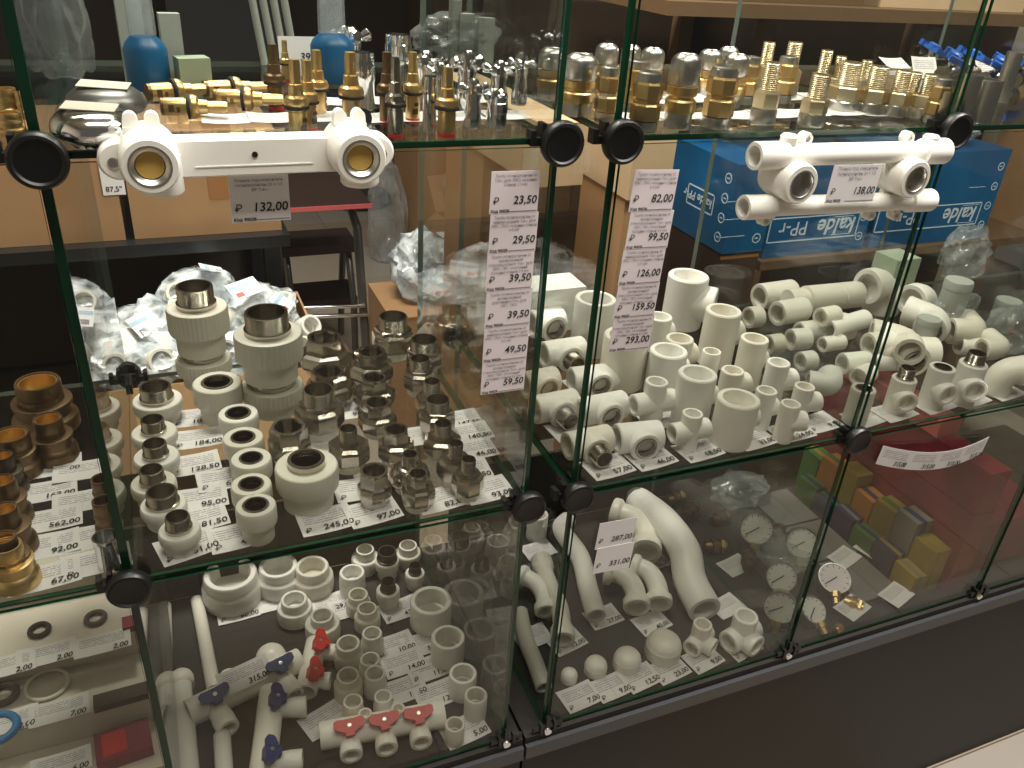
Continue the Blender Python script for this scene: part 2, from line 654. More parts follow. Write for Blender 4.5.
def shelf_tag(px, py, z, price, label, rot=0.0, w=0.056, h=0.040, group='price tags on the shelves', pitch=0.0):
    p = on(px, py, z)
    TAGN[0] += 1
    reach = 0.5 * h * math.cos(rot) * math.cos(pitch) + 0.5 * w * abs(math.sin(rot))
    p.y = min(max(p.y, YF + 0.0075 + reach), YB - reach)
    z = z + 0.0004 * (TAGN[0] % 5)
    o = tag(obj('price_tag', tag_mesh(w, h), None, (p.x, p.y, z + 0.0004 + 0.5 * h * math.sin(pitch)), (pitch, 0, rot)), label, 'price tag', group)
    if price:
        obj('price_lettering', text_mesh(price, h * 0.29, 'ink', 0.12, 'RIGHT', 0.00018), o, (w * 0.46, -h * 0.40, 0.0022))
        obj('currency_sign', text_mesh('\u20bd', h * 0.26, 'ink', 0.1), o, (-w * 0.44, -h * 0.40, 0.0022))
    return o


def glass_tag(px_tl, px_br, text, price, label, y=YF - 0.001, tilt=0.0, group=None, mat='paper_lilac', code=True, tw=0.78):
    """paper tag taped to the outside of a front pane"""
    a, b = atY(*px_tl, y), atY(*px_br, y)
    mx = (px_tl[0] + px_br[0]) / 2
    w, h = abs(b.x - a.x), atY(mx, px_tl[1], y).z - atY(mx, px_br[1], y).z
    c = (atY(mx, px_tl[1], y) + atY(mx, px_br[1], y)) / 2
    o = tag(obj('price_tag', MB().box(-w / 2, w / 2, 0, 0.0004, -h / 2, h / 2).mesh('price_tag', mat, 0), None, (c.x, y, c.z), (0, tilt, 0)), label, 'price tag', group)
    R = (PI / 2, 0, 0)
    obj('price_lettering', text_mesh(price, h * 0.27, 'ink', 0.12, 'RIGHT', 0.00012), o, (w * 0.46, -0.0004, -h * 0.27), R)
    obj('currency_sign', text_mesh('\u20bd', h * 0.23, 'ink', 0.1), o, (-w * 0.45, -0.0004, -h * 0.27), R)
    if text:
        obj('small_print', text_mesh(text, w * 0.074, 'ink_grey', 0.0, 'CENTER', 0.00002), o, (0, -0.0004, h * 0.37), R)
    if code:
        obj('code_lettering', text_mesh('\u041a\u043e\u0434 90028', h * 0.10, 'ink', 0.1, 'LEFT', 0.0001), o, (-w * 0.48, -0.0004, -h * 0.47), R)
        obj('ruled_line', MB().box(-w * 0.1, w * 0.48, 0, 0.0002, 0, 0.0005).mesh('ruled_line', 'ink_grey', 0), o, (0, -0.0003, -h * 0.46))
    return o


T20 = '\u0422\u0440\u0443\u0431\u0430 \u043f\u043e\u043b\u0438\u043f\u0440\u043e\u043f\u0438\u043b\u0435\u043d %d\n'
UNI = '\u0443\u043d\u0438\u0432\u0435\u0440\u0441\u0430\u043b\u044c\u043d\u0430\u044f Tebo (\u0434\u043b\u044f\n\u0425\u0412\u0421, \u0413\u0412\u0421) \u0442\u043e\u043b\u0449\u0438\u043d\u0430 \u0441\u0442\u0435\u043d\u043a\u0438\n%s \u043c\u043c'
ARM = '\u0430\u0440\u043c\u0438\u0440\u043e\u0432\u0430\u043d\u043d\u0430\u044f\n\u0441\u0442\u0435\u043a\u043b\u043e\u0432\u043e\u043b\u043e\u043a\u043d\u043e\u043c Tebo (\u0434\u043b\u044f\n\u0425\u0412\u0421, \u0413\u0412\u0421, \u043e\u0442\u043e\u043f\u043b\u0435\u043d\u0438\u044f\n\u0442\u043e\u043b\u0449\u0438\u043d\u0430 \u0441\u0442\u0435\u043d\u043a\u0438 %s \u043c\u043c'
ALU = '\u0430\u0440\u043c\u0438\u0440\u043e\u0432\u0430\u043d\u043d\u0430\u044f\n\u0430\u043b\u044e\u043c\u0438\u043d\u0438\u0435\u043c Pilsa (\u0434\u043b\u044f\n\u0425\u0412\u0421, \u0413\u0412\u0421)'
COLD = 'Tebo (\u0434\u043b\u044f \u0425\u0412\u0421) \u0442\u043e\u043b\u0449\u0438\u043d\u0430\n\u0441\u0442\u0435\u043d\u043a\u0438 1,9 \u043c\u043c'
# corners in the picture frame of each tag of the two columns, upper and lower end of its middle line
col_a = [((515, 171), (513.5, 213), '23,50', T20 % 20 + COLD), ((513.5, 213), (510, 252), '29,50', T20 % 20 + UNI % '3,4'),
         ((510, 252), (507, 290), '39,50', T20 % 20 + ARM % '3,4'), ((508.5, 290), (505.5, 326), '39,50', T20 % 20 + ALU),
         ((506, 326), (504, 360.5), '49,50', T20 % 25 + UNI % '4,2'), ((503.5, 360.5), (501, 392), '59,50', T20 % 25 + ARM % '4,2')]
for i, (t, b, pr, tx) in enumerate(col_a):
    wpx = (45.5 - i * 0.9) / 2
    wh = [('topmost tag of the paper column beside the case joint', ''), ('second', ''), ('third', ''), ('fourth', ''), ('fifth', ''), ('lowest', '')][i][0]
    lab = 'lilac paper tag priced %s, %s in the longer column on the glass' % (pr, ['topmost', 'second from top', 'third from top', 'fourth from top', 'fifth from top', 'lowest'][i])
    glass_tag((t[0] - wpx, t[1]), (t[0] + wpx, b[1]), tx, pr, lab, YF - 0.001 + 0.0001 * i, 0.012, 'pipe price tags on the plate case glass')
col_b = [((655, 170), (650.5, 211), '82,00', T20 % 32 + UNI % '5,4'), ((650.5, 211), (645, 248.5), '99,50', T20 % 32 + ARM % '5,4'),
         ((643, 248.5), (638, 284), '126,00', T20 % 40 + UNI % '6,7'), ((637.5, 284), (633, 317), '159,50', T20 % 40 + ARM % '6,7'),
         ((632.5, 317), (628, 350), '293,00', T20 % 50 + ARM % '8,4')]
for i, (t, b, pr, tx) in enumerate(col_b):
    wpx = (37.5 - i * 0.6) / 2
    lab = 'lilac paper tag priced %s, %s in the shorter column on the glass' % (pr, ['topmost', 'second from top', 'third from top', 'fourth from top', 'lowest'][i])
    glass_tag((t[0] - wpx - 1, t[1]), (t[0] + wpx - 1, b[1]), tx, pr, lab, YF - 0.001 + 0.0001 * i, 0.035, 'pipe price tags on the manifold case glass')
PLT = '\u041f\u043b\u0430\u043d\u043a\u0430 \u043f\u043e\u0434 \u0441\u043c\u0435\u0441\u0438\u0442\u0435\u043b\u044c\n\u043f\u043e\u043b\u0438\u043f\u0440\u043e\u043f\u0438\u043b\u0435\u043d 20 \u0445 1/2\n\u0412\u0420 Tebo'
glass_tag((228.5, 175), (292, 221.5), PLT, '132,00', 'white paper tag priced 132,00 hanging under the two-socket mixer plate', YF - 0.003, 0.0, None, 'paper')
glass_tag((835, 165), (873, 202), PLT, '138,00', 'small paper tag priced 138,00 between the two pipes of the manifold', YF - 0.042, 0.02, None, 'paper')

# ------------------------------------------------------------------ mixer plate with two sockets on the plate case's front
def socket_bar():
    y = YF - 0.016
    c1, c2 = atY(150, 165, YF - 0.052), atY(362, 162, YF - 0.052)
    cx, cz = (c1.x + c2.x) / 2, (c1.z + c2.z) / 2
    half = (c2.x - c1.x) / 2
    t = thing('mixer_plate', 'long white plastic mixer plate with two metal-lined sockets and notched lugs', 'pipe fitting', (cx, YF, cz))
    s = half / 0.075
    # bar
    mb = MB()
    n = 10
    out = []
    L, H = half + 0.034, 0.0138
    zo = -0.004
    for sx, a0 in ((1, -PI / 2), (-1, PI / 2)):
        for i in range(n + 1):
            a = a0 + PI * i / n
            out.append((sx * (L - H) + H * math.cos(a), zo + H * math.sin(a)))
    k = len(out)
    ys = [-0.001, -0.016, -0.0185]
    ins = [1.0, 1.0, 0.9]
    vs = []
    for yy, q in zip(ys, ins):
        vs += [(x if q == 1 else x - math.copysign(0.0018, x), yy, zo + (z - zo) * q) for x, z in out]
    fs = []
    for r in range(2):
        for i in range(k):
            j = (i + 1) % k
            fs.append((r * k + i, r * k + j, (r + 1) * k + j, (r + 1) * k + i))
    fs.append(tuple(range(k - 1, -1, -1)))
    fs.append(tuple(range(2 * k, 3 * k)))
    mb.add(vs, fs)
    obj('bar', mb.mesh('bar', 'pp_plate', 50), t)
    obj('centre_rib', MB().box(-half + 0.03, half - 0.03, -0.0190, -0.0183, -0.0003, 0.0006).mesh('centre_rib', 'pp_plate', 0), t, (0, 0, zo - 0.006))
    Rm = Matrix.Rotation(PI / 2, 4, 'X')
    for sx in (-1, 1):
        R = 0.0205 * s
        so = obj('socket', MB().lathe([(0, 0.001), (R * 1.02, 0.001), (R * 1.0, 0.046), (R * 0.96, 0.0495), (R * 0.9, 0.051), (R * 0.72, 0.051), (R * 0.72, 0.030), (0, 0.030)], 36, Rm).mesh('socket', 'pp_plate', 40), t, (sx * half, 0, 0))
        obj('metal_liner', MB().lathe([(R * 0.715, 0.030), (R * 0.715, 0.0514), (R * 0.66, 0.0514), (R * 0.62, 0.0500), (R * 0.53, 0.0490), (R * 0.5, 0.0485), (R * 0.5, 0.0305)], 30, Rm).mesh('metal_liner', 'steel', 40), so)
        obj('socket_plug', MB().lathe([(0, 0.0470), (R * 0.47, 0.0470), (R * 0.485, 0.046), (R * 0.485, 0.0302), (0, 0.0302)], 24, Rm).mesh('socket_plug', 'seat_ochre', 40), so)
        # pipe stub pointing down behind the socket
        obj('pipe_stub', MB().lathe([(0, -0.028), (0.0135, -0.028), (0.015, -0.026), (0.015, 0.0), (0, 0.0)], 24).mesh('pipe_stub', 'pp_plate', 40), t, (sx * half + 0.006, -0.017, 0))
        # notched lug: two fingers with rounded tops
        lug = MB()
        for q in (-1, 1):
            pr = [(-0.0055, 0)]
            for i in range(7):
                a = PI - PI * i / 6
                pr.append((0.0050 * math.cos(a) - 0.0003, 0.0145 + 0.0055 * math.sin(a)))
            pr.append((0.005, 0))
            vs = [(q * 0.0068 + x * (1 if q < 0 else -1), yy, z) for yy in (-0.006, -0.015) for x, z in pr]
            m = len(pr)
            fs = [tuple(range(m)), tuple(range(2 * m - 1, m - 1, -1))] + [(i, i + m, (i + 1) % m + m, (i + 1) % m) for i in range(m)]
            lug.add(vs, fs)
        lug.box(-0.0125, 0.0125, -0.0165, -0.006, -0.004, 0.010)
        obj('lug', lug.mesh('lug', 'pp_plate', 50), t, (sx * (half + 0.001) - 0.001, 0, 0.0085))
        sc = MB().lathe([(0, 0.0), (0.0042, 0.0), (0.0042, 0.0006), (0.003, 0.0012), (0, 0.0006)], 16, Rm)
        obj('screw', sc.mesh('screw', 'steel'), t, (sx * (half + 0.0235), -0.0186, -0.005))
    obj('screw_hole', MB().lathe([(0, 0), (0.0022, 0), (0.0022, 0.0006), (0, 0.0005)], 12, Rm).mesh('screw_hole', 'nickel_dark'), t, (0, -0.0186, -0.002))


socket_bar()


# ------------------------------------------------------------------ four-pipe manifold on the manifold case's front
def mixer_manifold():
    yc = YF - 0.026
    a, b = atY(754, 156, yc), atY(944, 151, yc)
    c, d = atY(743, 207.5, yc), atY(930, 200, yc)
    zc = ((a.z + b.z) / 2 + (c.z + d.z) / 2) / 2
    xm = (a.x + d.x) / 2
    t = thing('mixer_manifold', 'white plastic mixer manifold of two pipes with two threaded sockets between', 'pipe fitting', (xm, YF, zc))
    base = Vector((xm, YF, zc))
    for nm, p, q, r in (('upper_pipe', a, b, 0.0118), ('lower_pipe', c, d, 0.0108)):
        L = (q - p).length
        xs = [0, 0.034, 0.036, L - 0.034, L - 0.032, L]
        rr = [r * 1.12, r * 1.12, r * 0.9, r * 0.9, r * 1.12, r * 1.12]
        pts = [p + (q - p) * (x / L) - base for x in xs]
        o = obj(nm, MB().sweep(pts, rr, 22, 0.72, 0.022).mesh(nm, 'pp_plate', 40), t)
    R = 0.0198
    Rm = Matrix.Rotation(PI / 2, 4, 'X')
    for px in ((800, 184), (914, 179)):
        e = atY(px[0], px[1], YF - 0.046) - base
        so = obj('socket', MB().lathe([(0, -0.012), (R * 0.95, -0.012), (R, -0.008), (R, 0.026), (R * 0.95, 0.030), (R * 0.9, 0.031), (R * 0.70, 0.031), (R * 0.68, 0.006), (0, 0.006)], 32, Rm).mesh('socket', 'pp_plate', 40), t, (e.x, -0.018, e.z))
        obj('metal_liner', MB().lathe([(R * 0.69, 0.008), (R * 0.69, 0.0316), (R * 0.62, 0.0316), (R * 0.58, 0.030), (R * 0.56, 0.0165), (R * 0.4, 0.016), (0, 0.0155)], 28, Rm).mesh('metal_liner', 'steel', 40), so)
    for px, r in (((807, 139), 0.0062), ((909, 138), 0.0062)):
        e = atY(px[0], px[1], YF - 0.02) - base
        o = obj('eyelet', MB().lathe([(r * 0.45, 0), (r, 0), (r * 1.02, 0.008), (r * 0.9, 0.010), (r * 0.5, 0.010), (r * 0.45, 0)], 18, Rm).box(-r * 0.8, r * 0.8, -0.009, -0.001, -r * 2.2, -r * 0.7).mesh('eyelet', 'pp_plate', 40), t, (e.x, -0.012, e.z))
        obj('screw', MB().lathe([(0, 0.002), (r * 0.44, 0.002), (r * 0.42, 0.009), (0, 0.0085)], 10, Rm).mesh('screw', 'steel'), o)
    for px in ((763, 219), (868, 214), (893, 214)):
        e = atY(px[0], px[1], YF - 0.024) - base
        r = 0.0058
        obj('eyelet', MB().lathe([(r * 0.45, 0), (r, 0), (r * 1.02, 0.008), (r * 0.9, 0.010), (r * 0.5, 0.010), (r * 0.45, 0)], 18, Rm).box(-r * 0.8, r * 0.8, -0.008, -0.001, r * 0.6, r * 1.8).mesh('eyelet', 'pp_plate', 40), t, (e.x, -0.02, e.z))
    for px in ((790, 141), (932, 141)):
        e = atY(px[0], px[1], YF - 0.026) - base
        obj('bridge', MB().lathe([(0, -0.012), (0.008, -0.012), (0.0085, 0.006), (0.0065, 0.008), (0, 0.008)], 16).mesh('bridge', 'pp_plate', 35), t, (e.x, -0.024, e.z - 0.002))
    # webs tying the two pipes to the sockets
    for px in ((796, 182), (908, 178)):
        e = atY(px[0], px[1], YF - 0.026) - base
        obj('web', MB().box(e.x - 0.010, e.x + 0.010, -0.022, -0.003, -0.028, 0.028).mesh('web', 'pp_plate', 0), t)


mixer_manifold()


# ------------------------------------------------------------------ fittings: shared builders (origin on the base, metres)
def r4(*a):
    return tuple(round(x, 4) for x in a)


def thread_prof(r, z0, z1, pitch=0.0022, ri=0.8, depth=0.0009, floor_z=None):
    """outside thread with an open bore"""
    p = [(r * ri, z0)] if floor_z is None else [(0, floor_z), (r * ri, floor_z)]
    up = []
    z = z0
    up.append((r, z0))
    n = max(3, int((z1 - z0) / pitch))
    for i in range(n):
        za = z0 + (z1 - z0) * (i + 0.5) / n
        zb = z0 + (z1 - z0) * (i + 1) / n
        up.append((r - depth, za))
        up.append((r, zb))
    up[-1] = (r - depth * 0.8, z1)
    inner = [(r * ri, z1), (r * ri, z0 - 0.012), (0, z0 - 0.012)]
    return up + inner


def coupling(ro, ri, h):
    k = ('coupling',) + r4(ro, ri, h)

    def b():
        p = [(0, 0), (ro * 0.94, 0), (ro, ro * 0.06), (ro, h - ro * 0.07), (ro * 0.95, h), (ri * 1.04, h), (ri, h - ro * 0.06), (ri * 0.97, h * 0.45), (ri * 0.8, h * 0.43), (ri * 0.78, 0.002), (0, 0.002)]
        return MB().lathe(p, 32).mesh('coupling', 'pp', 40)
    return cached(k, b)


def reducer(rt, rb, h):
    """narrow socket on a wider one"""
    k = ('reducer',) + r4(rt, rb, h)

    def b():
        p = [(0, 0), (rb * 0.93, 0), (rb, rb * 0.08), (rb, h * 0.56), (rb * 0.95, h * 0.63), (rt * 1.03, h * 0.68), (rt, h * 0.72), (rt, h - rt * 0.08), (rt * 0.95, h), (rt * 0.78, h), (rt * 0.74, h - 0.002), (rt * 0.72, h * 0.5), (0, h * 0.5)]
        return MB().lathe(p, 32).mesh('reducer', 'pp', 40)
    return cached(k, b)


def dome_cap(r, h):
    k = ('cap',) + r4(r, h)

    def b():
        p = [(0, 0), (r * 0.95, 0), (r, r * 0.06), (r, h * 0.52), (r * 0.965, h * 0.55)]
        for i in range(1, 8):
            a = PI / 2 * i / 7
            p.append((r * 0.965 * math.cos(a) if i < 7 else 0, h * 0.55 + h * 0.45 * math.sin(a)))
        return MB().lathe(p, 30).mesh('end_cap', 'pp_bright', 30)
    return cached(k, b)


def adapter(label, loc, ro, h_body, r_st, h_st, kind='male', group=None, rot=0.0, ribs=False, metal='nickel'):
    """plastic body with a metal threaded stem (male) or a flush metal ring (female)"""
    t = thing('threaded_adapter', label, 'pipe fitting', loc, rot, group)
    k = r4(ro, h_body, r_st, h_st)

    def body():
        rl = ro * 0.80
        hs = h_body * 0.42
        p = [(0, 0), (rl * 0.95, 0), (rl, 0.0015), (rl, hs), (ro * 0.97, hs + 0.003), (ro, hs + 0.006), (ro, h_body - 0.004), (ro * 0.97, h_body - 0.001), (ro * 0.93, h_body), (r_st * 1.01, h_body), (r_st * 1.01, h_body * 0.40), (0, h_body * 0.40)]
        return MB().lathe(p, 84 if ribs else 34, ribs=(5, 6, ro * 0.045) if ribs else None).mesh('body', 'pp', 32)
    obj('body', cached(('adb', ribs) + k, body), t)
    if kind == 'male':
        def th():
            mb = MB()
            mb.lathe([(r_st * 0.98, h_body - 0.004), (r_st * 1.06, h_body), (r_st * 1.06, h_body + h_st * 0.22), (r_st * 0.97, h_body + h_st * 0.25)] + thread_prof(r_st * 0.97, h_body + h_st * 0.27, h_body + h_st, 0.002, 0.84), 30)
            return mb.mesh('thread', metal, 28)
        obj('thread', cached(('adt', metal) + k, th), t)
    else:
        def th():
            hh = h_body + h_st
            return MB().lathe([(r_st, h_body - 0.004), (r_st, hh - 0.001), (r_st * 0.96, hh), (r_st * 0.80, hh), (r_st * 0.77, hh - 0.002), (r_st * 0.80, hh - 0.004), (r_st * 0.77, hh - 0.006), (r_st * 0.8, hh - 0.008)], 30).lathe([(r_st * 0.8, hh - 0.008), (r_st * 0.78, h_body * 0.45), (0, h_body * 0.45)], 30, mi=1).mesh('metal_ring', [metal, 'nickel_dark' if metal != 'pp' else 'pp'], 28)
        obj('metal_ring', cached(('adf', metal) + k, th), t)
    return t


def union(label, loc, rim, nut, h, kind, group=None, rot=0.0, dome=False):
    """nickel half union: white socket foot, faceted nut, threaded or hexagon top"""
    t = thing('pipe_union', label, 'pipe fitting', loc, rot, group)
    k = r4(rim, nut, h)
    hf, hn = h * 0.24, h * 0.40

    def foot():
        r = nut * 0.74
        return MB().lathe([(0, 0), (r * 0.95, 0), (r, 0.001), (r, hf), (0, hf)], 26).mesh('socket_foot', 'pp_bright', 40)

    def nutm():
        p = [(nut * 0.72, hf - 0.003), (nut * 0.94, hf - 0.001), (nut, hf + 0.003), (nut, hf + hn * 0.72), (nut * 0.95, hf + hn * 0.86), (nut * 0.80, hf + hn), (0, hf + hn)]
        if dome:
            p = [(nut * 0.72, hf - 0.003), (nut * 0.96, hf), (nut, hf + 0.003), (nut, hf + hn * 0.55), (nut * 0.97, hf + hn * 0.62), (nut * 0.88, hf + hn * 0.85), (nut * 0.66, hf + hn * 1.08), (nut * 0.5, hf + hn * 1.15), (0, hf + hn * 1.15)]
            return MB().lathe(p, 30).mesh('nut', 'nickel', 30)
        return MB().lathe(p, 8, off=0.5).mesh('nut', 'nickel', 20)

    def top():
        z0 = hf + hn - 0.001
        if kind == 'thread':
            mb = MB()
            hx = rim * 1.28
            zh = z0 + (h - z0) * 0.28
            mb.lathe([(hx * 0.9, z0), (hx, z0 + 0.001), (hx, zh - 0.001), (hx * 0.92, zh), (rim * 0.9, zh)], 6)
            mb2 = MB().lathe([(rim * 0.92, z0)] + thread_prof(rim, zh, h, 0.0019, 0.86), 30)
            mb.add(mb2.v, mb2.f)
            return mb.mesh('threaded_stem', 'nickel', 24)
        hx = rim * 1.10
        return MB().lathe([(hx, z0 - 0.002), (hx * 1.02, z0 + 0.001), (hx * 1.02, h - 0.0025), (hx * 0.93, h), (rim * 0.90, h), (rim * 0.84, h - 0.002), (rim * 0.84, hf), (0, hf)], 24 if dome else 6, off=0.25).mesh('hexagon_collar', 'nickel', 24)
    obj('socket_foot', cached(('uf',) + k, foot), t)
    obj('nut', cached(('un', dome) + k, nutm), t)
    obj('threaded_stem' if kind == 'thread' else 'hexagon_collar', cached(('ut', kind, dome) + k, top), t)
    if kind != 'thread':
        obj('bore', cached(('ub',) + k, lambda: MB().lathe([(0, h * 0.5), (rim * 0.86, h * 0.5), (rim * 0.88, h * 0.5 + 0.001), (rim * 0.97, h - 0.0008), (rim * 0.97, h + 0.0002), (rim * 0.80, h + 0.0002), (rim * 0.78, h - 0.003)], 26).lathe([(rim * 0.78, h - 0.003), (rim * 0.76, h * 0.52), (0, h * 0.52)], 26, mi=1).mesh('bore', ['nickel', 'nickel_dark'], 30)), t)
    return t


def arms_mesh(name, arms, mat='pp', core=None, seg=24):
    """body of a tee, cross or elbow: sockets leaving one centre. arms: (direction, length, outer radius, bore ratio)"""
    bm_all = MB()
    for d, L, ro, bo in arms:
        ri = ro * bo
        p = [(0, 0), (ro, 0), (ro, L - ro * 0.07), (ro * 0.95, L), (ri * 1.03, L), (ri, L - ro * 0.05), (ri * 0.97, L * 0.42), (0, L * 0.42)]
        bm_all.lathe(p, seg, align(d))
    if core:
        pr = []
        for i in range(9):
            a = -PI / 2 + PI * i / 8
            pr.append((core * math.cos(a) if 0 < i < 8 else 0, core * math.sin(a)))
        bm_all.lathe(pr, seg)
    return bm_all.mesh(name, mat, 30)


def insert_mesh(kind, r, L):
    """metal insert of a socket along +Z, its collar at height L"""
    if kind == 'male':
        p = [(0, L - 0.004), (r * 1.05, L - 0.004), (r * 1.05, L + 0.002)] + thread_prof(r * 0.98, L + 0.003, L + 0.016, 0.0019, 0.8)
        return MB().lathe(p, 26).mesh('metal_insert', 'nickel', 28)
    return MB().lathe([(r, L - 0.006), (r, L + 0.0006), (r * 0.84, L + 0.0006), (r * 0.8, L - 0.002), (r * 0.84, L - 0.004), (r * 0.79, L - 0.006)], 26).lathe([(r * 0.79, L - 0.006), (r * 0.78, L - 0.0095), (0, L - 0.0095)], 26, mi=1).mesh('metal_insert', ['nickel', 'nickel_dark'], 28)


def elbow_path(r_bend, leg, a0, a1, n=9):
    """points of a bend in the XY plane around (0, r_bend)"""
    pts = []
    return pts

# ------------------------------------------------------------------ middle shelf of the plate case: white adapters
def rim_at(px, py, z, h, w=0):
    p = on(px, py, z + h)
    r = w / pxm(p) / 2
    p.y = min(max(p.y, YF + 0.0085 + max(r, 0.012)), YB - 0.02)
    return Vector((p.x, p.y, z)), pxm(p)


SIDE = [(177, 516, 25, 41, 41), (161, 491, 31, 45, 40), (151, 469, 24, 44, 42), (154, 443, 24, 44, 42), (152, 419, 23, 44, 42), (155, 386, 31, 48, 46)]
for i, (x, y, st, bw, hh) in enumerate(SIDE):
    h = hh / 1000
    p, s = rim_at(x, y, ZM, h, bw)
    wh = ['nearest the front glass', 'second from the front', 'third from the front', 'fourth from the front', 'fifth from the front', 'rearmost and widest'][i]
    adapter('white plastic adapter with tall metal thread, %s in its column' % wh, p, bw / s / 2, h * 0.62, st / s / 2, h * 0.38, 'male', 'male adapters along the side glass', rot=i)
FEM = [(257, 511, 29, 40, 40), (251, 484, 28, 40, 40), (251, 458, 26, 40, 40), (243, 437, 27, 40, 40), (238, 413, 28, 39, 40), (217, 382, 34, 48, 50)]
for i, (x, y, st, bw, hh) in enumerate(FEM):
    h = hh / 1000
    p, s = rim_at(x, y, ZM, h, bw)
    wh = ['nearest the front glass', 'second from the front', 'third from the front', 'fourth from the front', 'fifth from the front', 'rearmost and largest'][i]
    adapter('white plastic adapter with flush metal ring, %s of its column' % wh, p, bw / s / 2, h, st / s / 2 * 0.92, 0.001, 'female', 'female adapters in the second column', rot=i)
# large adapters
h = 0.058
p, s = rim_at(306, 458, ZM, h)
adapter('large white adapter with wide metal collar between the adapters and the unions', p, 31.5 / s, h * 0.86, 18.5 / s, h * 0.14, 'female', None, metal='nickel')


def stacked(px, py, collar, st, h_up, lab_up, lab_low):
    """a large ribbed adapter standing on the thread of another one"""
    hb = h_up * 0.70
    hs = h_up * 0.30
    hl = h_up * 0.62
    zl = ZM + hl * 0.70 + 0.008
    p, s = rim_at(px, py, ZM, zl - ZM + h_up)
    adapter(lab_low, p, collar / s / 2 * 0.93, hl * 0.70, st / s / 2 * 1.05, 0.008, 'female', 'stacked ribbed adapters', ribs=True)
    adapter(lab_up, (p.x, p.y, zl + 0.0005), collar / s / 2, hb, st / s / 2, hs, 'male', 'stacked ribbed adapters', ribs=True)


stacked(194, 286, 60, 37, 0.090, 'large ribbed white adapter with metal thread, upper one of the taller stack', 'ribbed white adapter at the foot of the taller stack')
stacked(266, 312, 68, 44, 0.088, 'largest ribbed white adapter with wide metal thread, upper one beside the unions', 'ribbed white adapter under the largest one beside the unions')

# ------------------------------------------------------------------ nickel unions
UN = [(324, 337, 34, 54, 50, 'hex'), (393, 316, 29, 44, 62, 'thread'), (371, 351, 29, 46, 46, 'hex'), (424, 339, 27, 38, 52, 'thread'), (420, 358, 21, 34, 52, 'thread'),
      (328, 371, 32, 51, 46, 'hex'), (374, 377, 24, 43, 46, 'hex'), (318, 389, 31, 50, 62, 'thread'), (377, 402, 25, 39, 44, 'hex'), (432, 381, 17, 33, 52, 'thread'),
      (288, 426, 34, 45, 46, 'hex'), (348, 428, 18, 44, 52, 'thread'), (396, 429, 24, 39, 44, 'hex'), (438, 399, 24, 38, 50, 'thread'), (443, 423, 18, 40, 50, 'thread'),
      (410, 454, 17, 41, 46, 'dome'), (456, 443, 15, 38, 54, 'thread'), (472, 464, 15, 33, 52, 'thread'), (374, 470, 28, 35, 44, 'hex'), (421, 479, 20, 36, 44, 'hex')]
UNL = ['widest short nickel union in the rear row near the stool', 'tall nickel union with bright wide thread, rearmost of all', 'short nickel union behind the middle of the second row from back',
       'nickel union with smooth wide neck at the rear edge near the joint', 'nickel union with narrow bright thread close behind the rear corner', 'broad low nickel union just behind the tall threaded one',
       'short nickel union with round mouth amid the rear rows', 'tall nickel union with very wide thread beside the ribbed stack', 'short six-sided nickel union in the very middle of the group',
       'slim nickel union with small neck by the rear side edge', 'wide-mouthed hexagon nickel union beside the ringed adapters', 'nickel union with small threaded neck on a broad nut behind the large adapter',
       'six-sided nickel union between the dome-shaped one and the middle one', 'nickel union with wide threaded neck by the side edge, middle of that edge', 'nickel union with faceted nut and small neck next to the side tags',
       'dome-shaped nickel union with a small hexagon mouth', 'nickel union with thin neck on a smooth broad nut by side tags', 'nickel union with thinnest threaded neck at the front corner',
       'hexagon-mouthed nickel union on white foot beside the large white adapter', 'nickel union on white foot at the front, between two price tags']
for i, (x, y, rw, nw, hh, kd) in enumerate(UN):
    h = hh / 1000
    p, s = rim_at(x, y, ZM, h, nw)
    union(UNL[i], p, rw / s / 2, nw / s / 2, h, 'hex' if kd == 'dome' else kd, 'nickel unions on the middle shelf', rot=i * 0.7, dome=kd == 'dome')

# tags on that shelf
MT = [(326, 521, '245,00', .07, 'price tag 245,00 before the large white adapter'), (374, 517, '97,00', .12, 'price tag 97,00 before the hexagon-mouthed union'),
      (443, 507, '82,00', .1, 'price tag 82,00 beside the front unions'), (491, 499, '93,00', .08, 'price tag 93,00 in the front corner of the middle shelf'),
      (188, 547, '81,00', .25, 'price tag 81,00 under the front threaded adapter'), (238, 537, '42,00', .1, 'price tag 42,00 under the front ringed adapter'),
      (466, 472, '91,50', -.05, 'price tag 91,50 by the side edge near the thin-necked unions'), (472, 451, '46,00', .0, 'price tag 46,00 by the side edge behind the 91,50 one'),
      (468, 434, '140,50', .0, 'price tag 140,50 by the side edge'), (458, 420, '147,50', .0, 'rearmost price tag 147,50 by the side edge'),
      (199, 520, '81,50', .1, 'price tag 81,50, first from the front between the two adapter columns'), (200, 500, '95,00', .0, 'price tag 95,00, second from the front between the adapter columns'),
      (224, 480, '67,50', .05, 'price tag 67,50, third from the front and beside the ringed column'), (194, 466, '128,50', .05, 'price tag 128,50, beside the fourth threaded adapter from the front'),
      (198, 439, '184,00', .0, 'price tag 184,00, fifth from the front between the adapter columns'), (196, 418, '101,50', .0, 'rear price tag 101,50 between the adapter columns'),
      (360, 490, '73,00', .0, 'price tag 73,00 half hidden by the hexagon-mouthed union'), (420, 437, '98,50', .0, 'price tag 98,50 between the middle unions'), (350, 412, '96,50', .0, 'price tag 96,50 between the rear unions'),
      (333, 450, '99,00', .0, 'price tag 99,00 lying behind the large white adapter')]
for x, y, pr, ro, lab in MT:
    shelf_tag(x, y, ZM, pr, lab, ro, 0.056, 0.040)

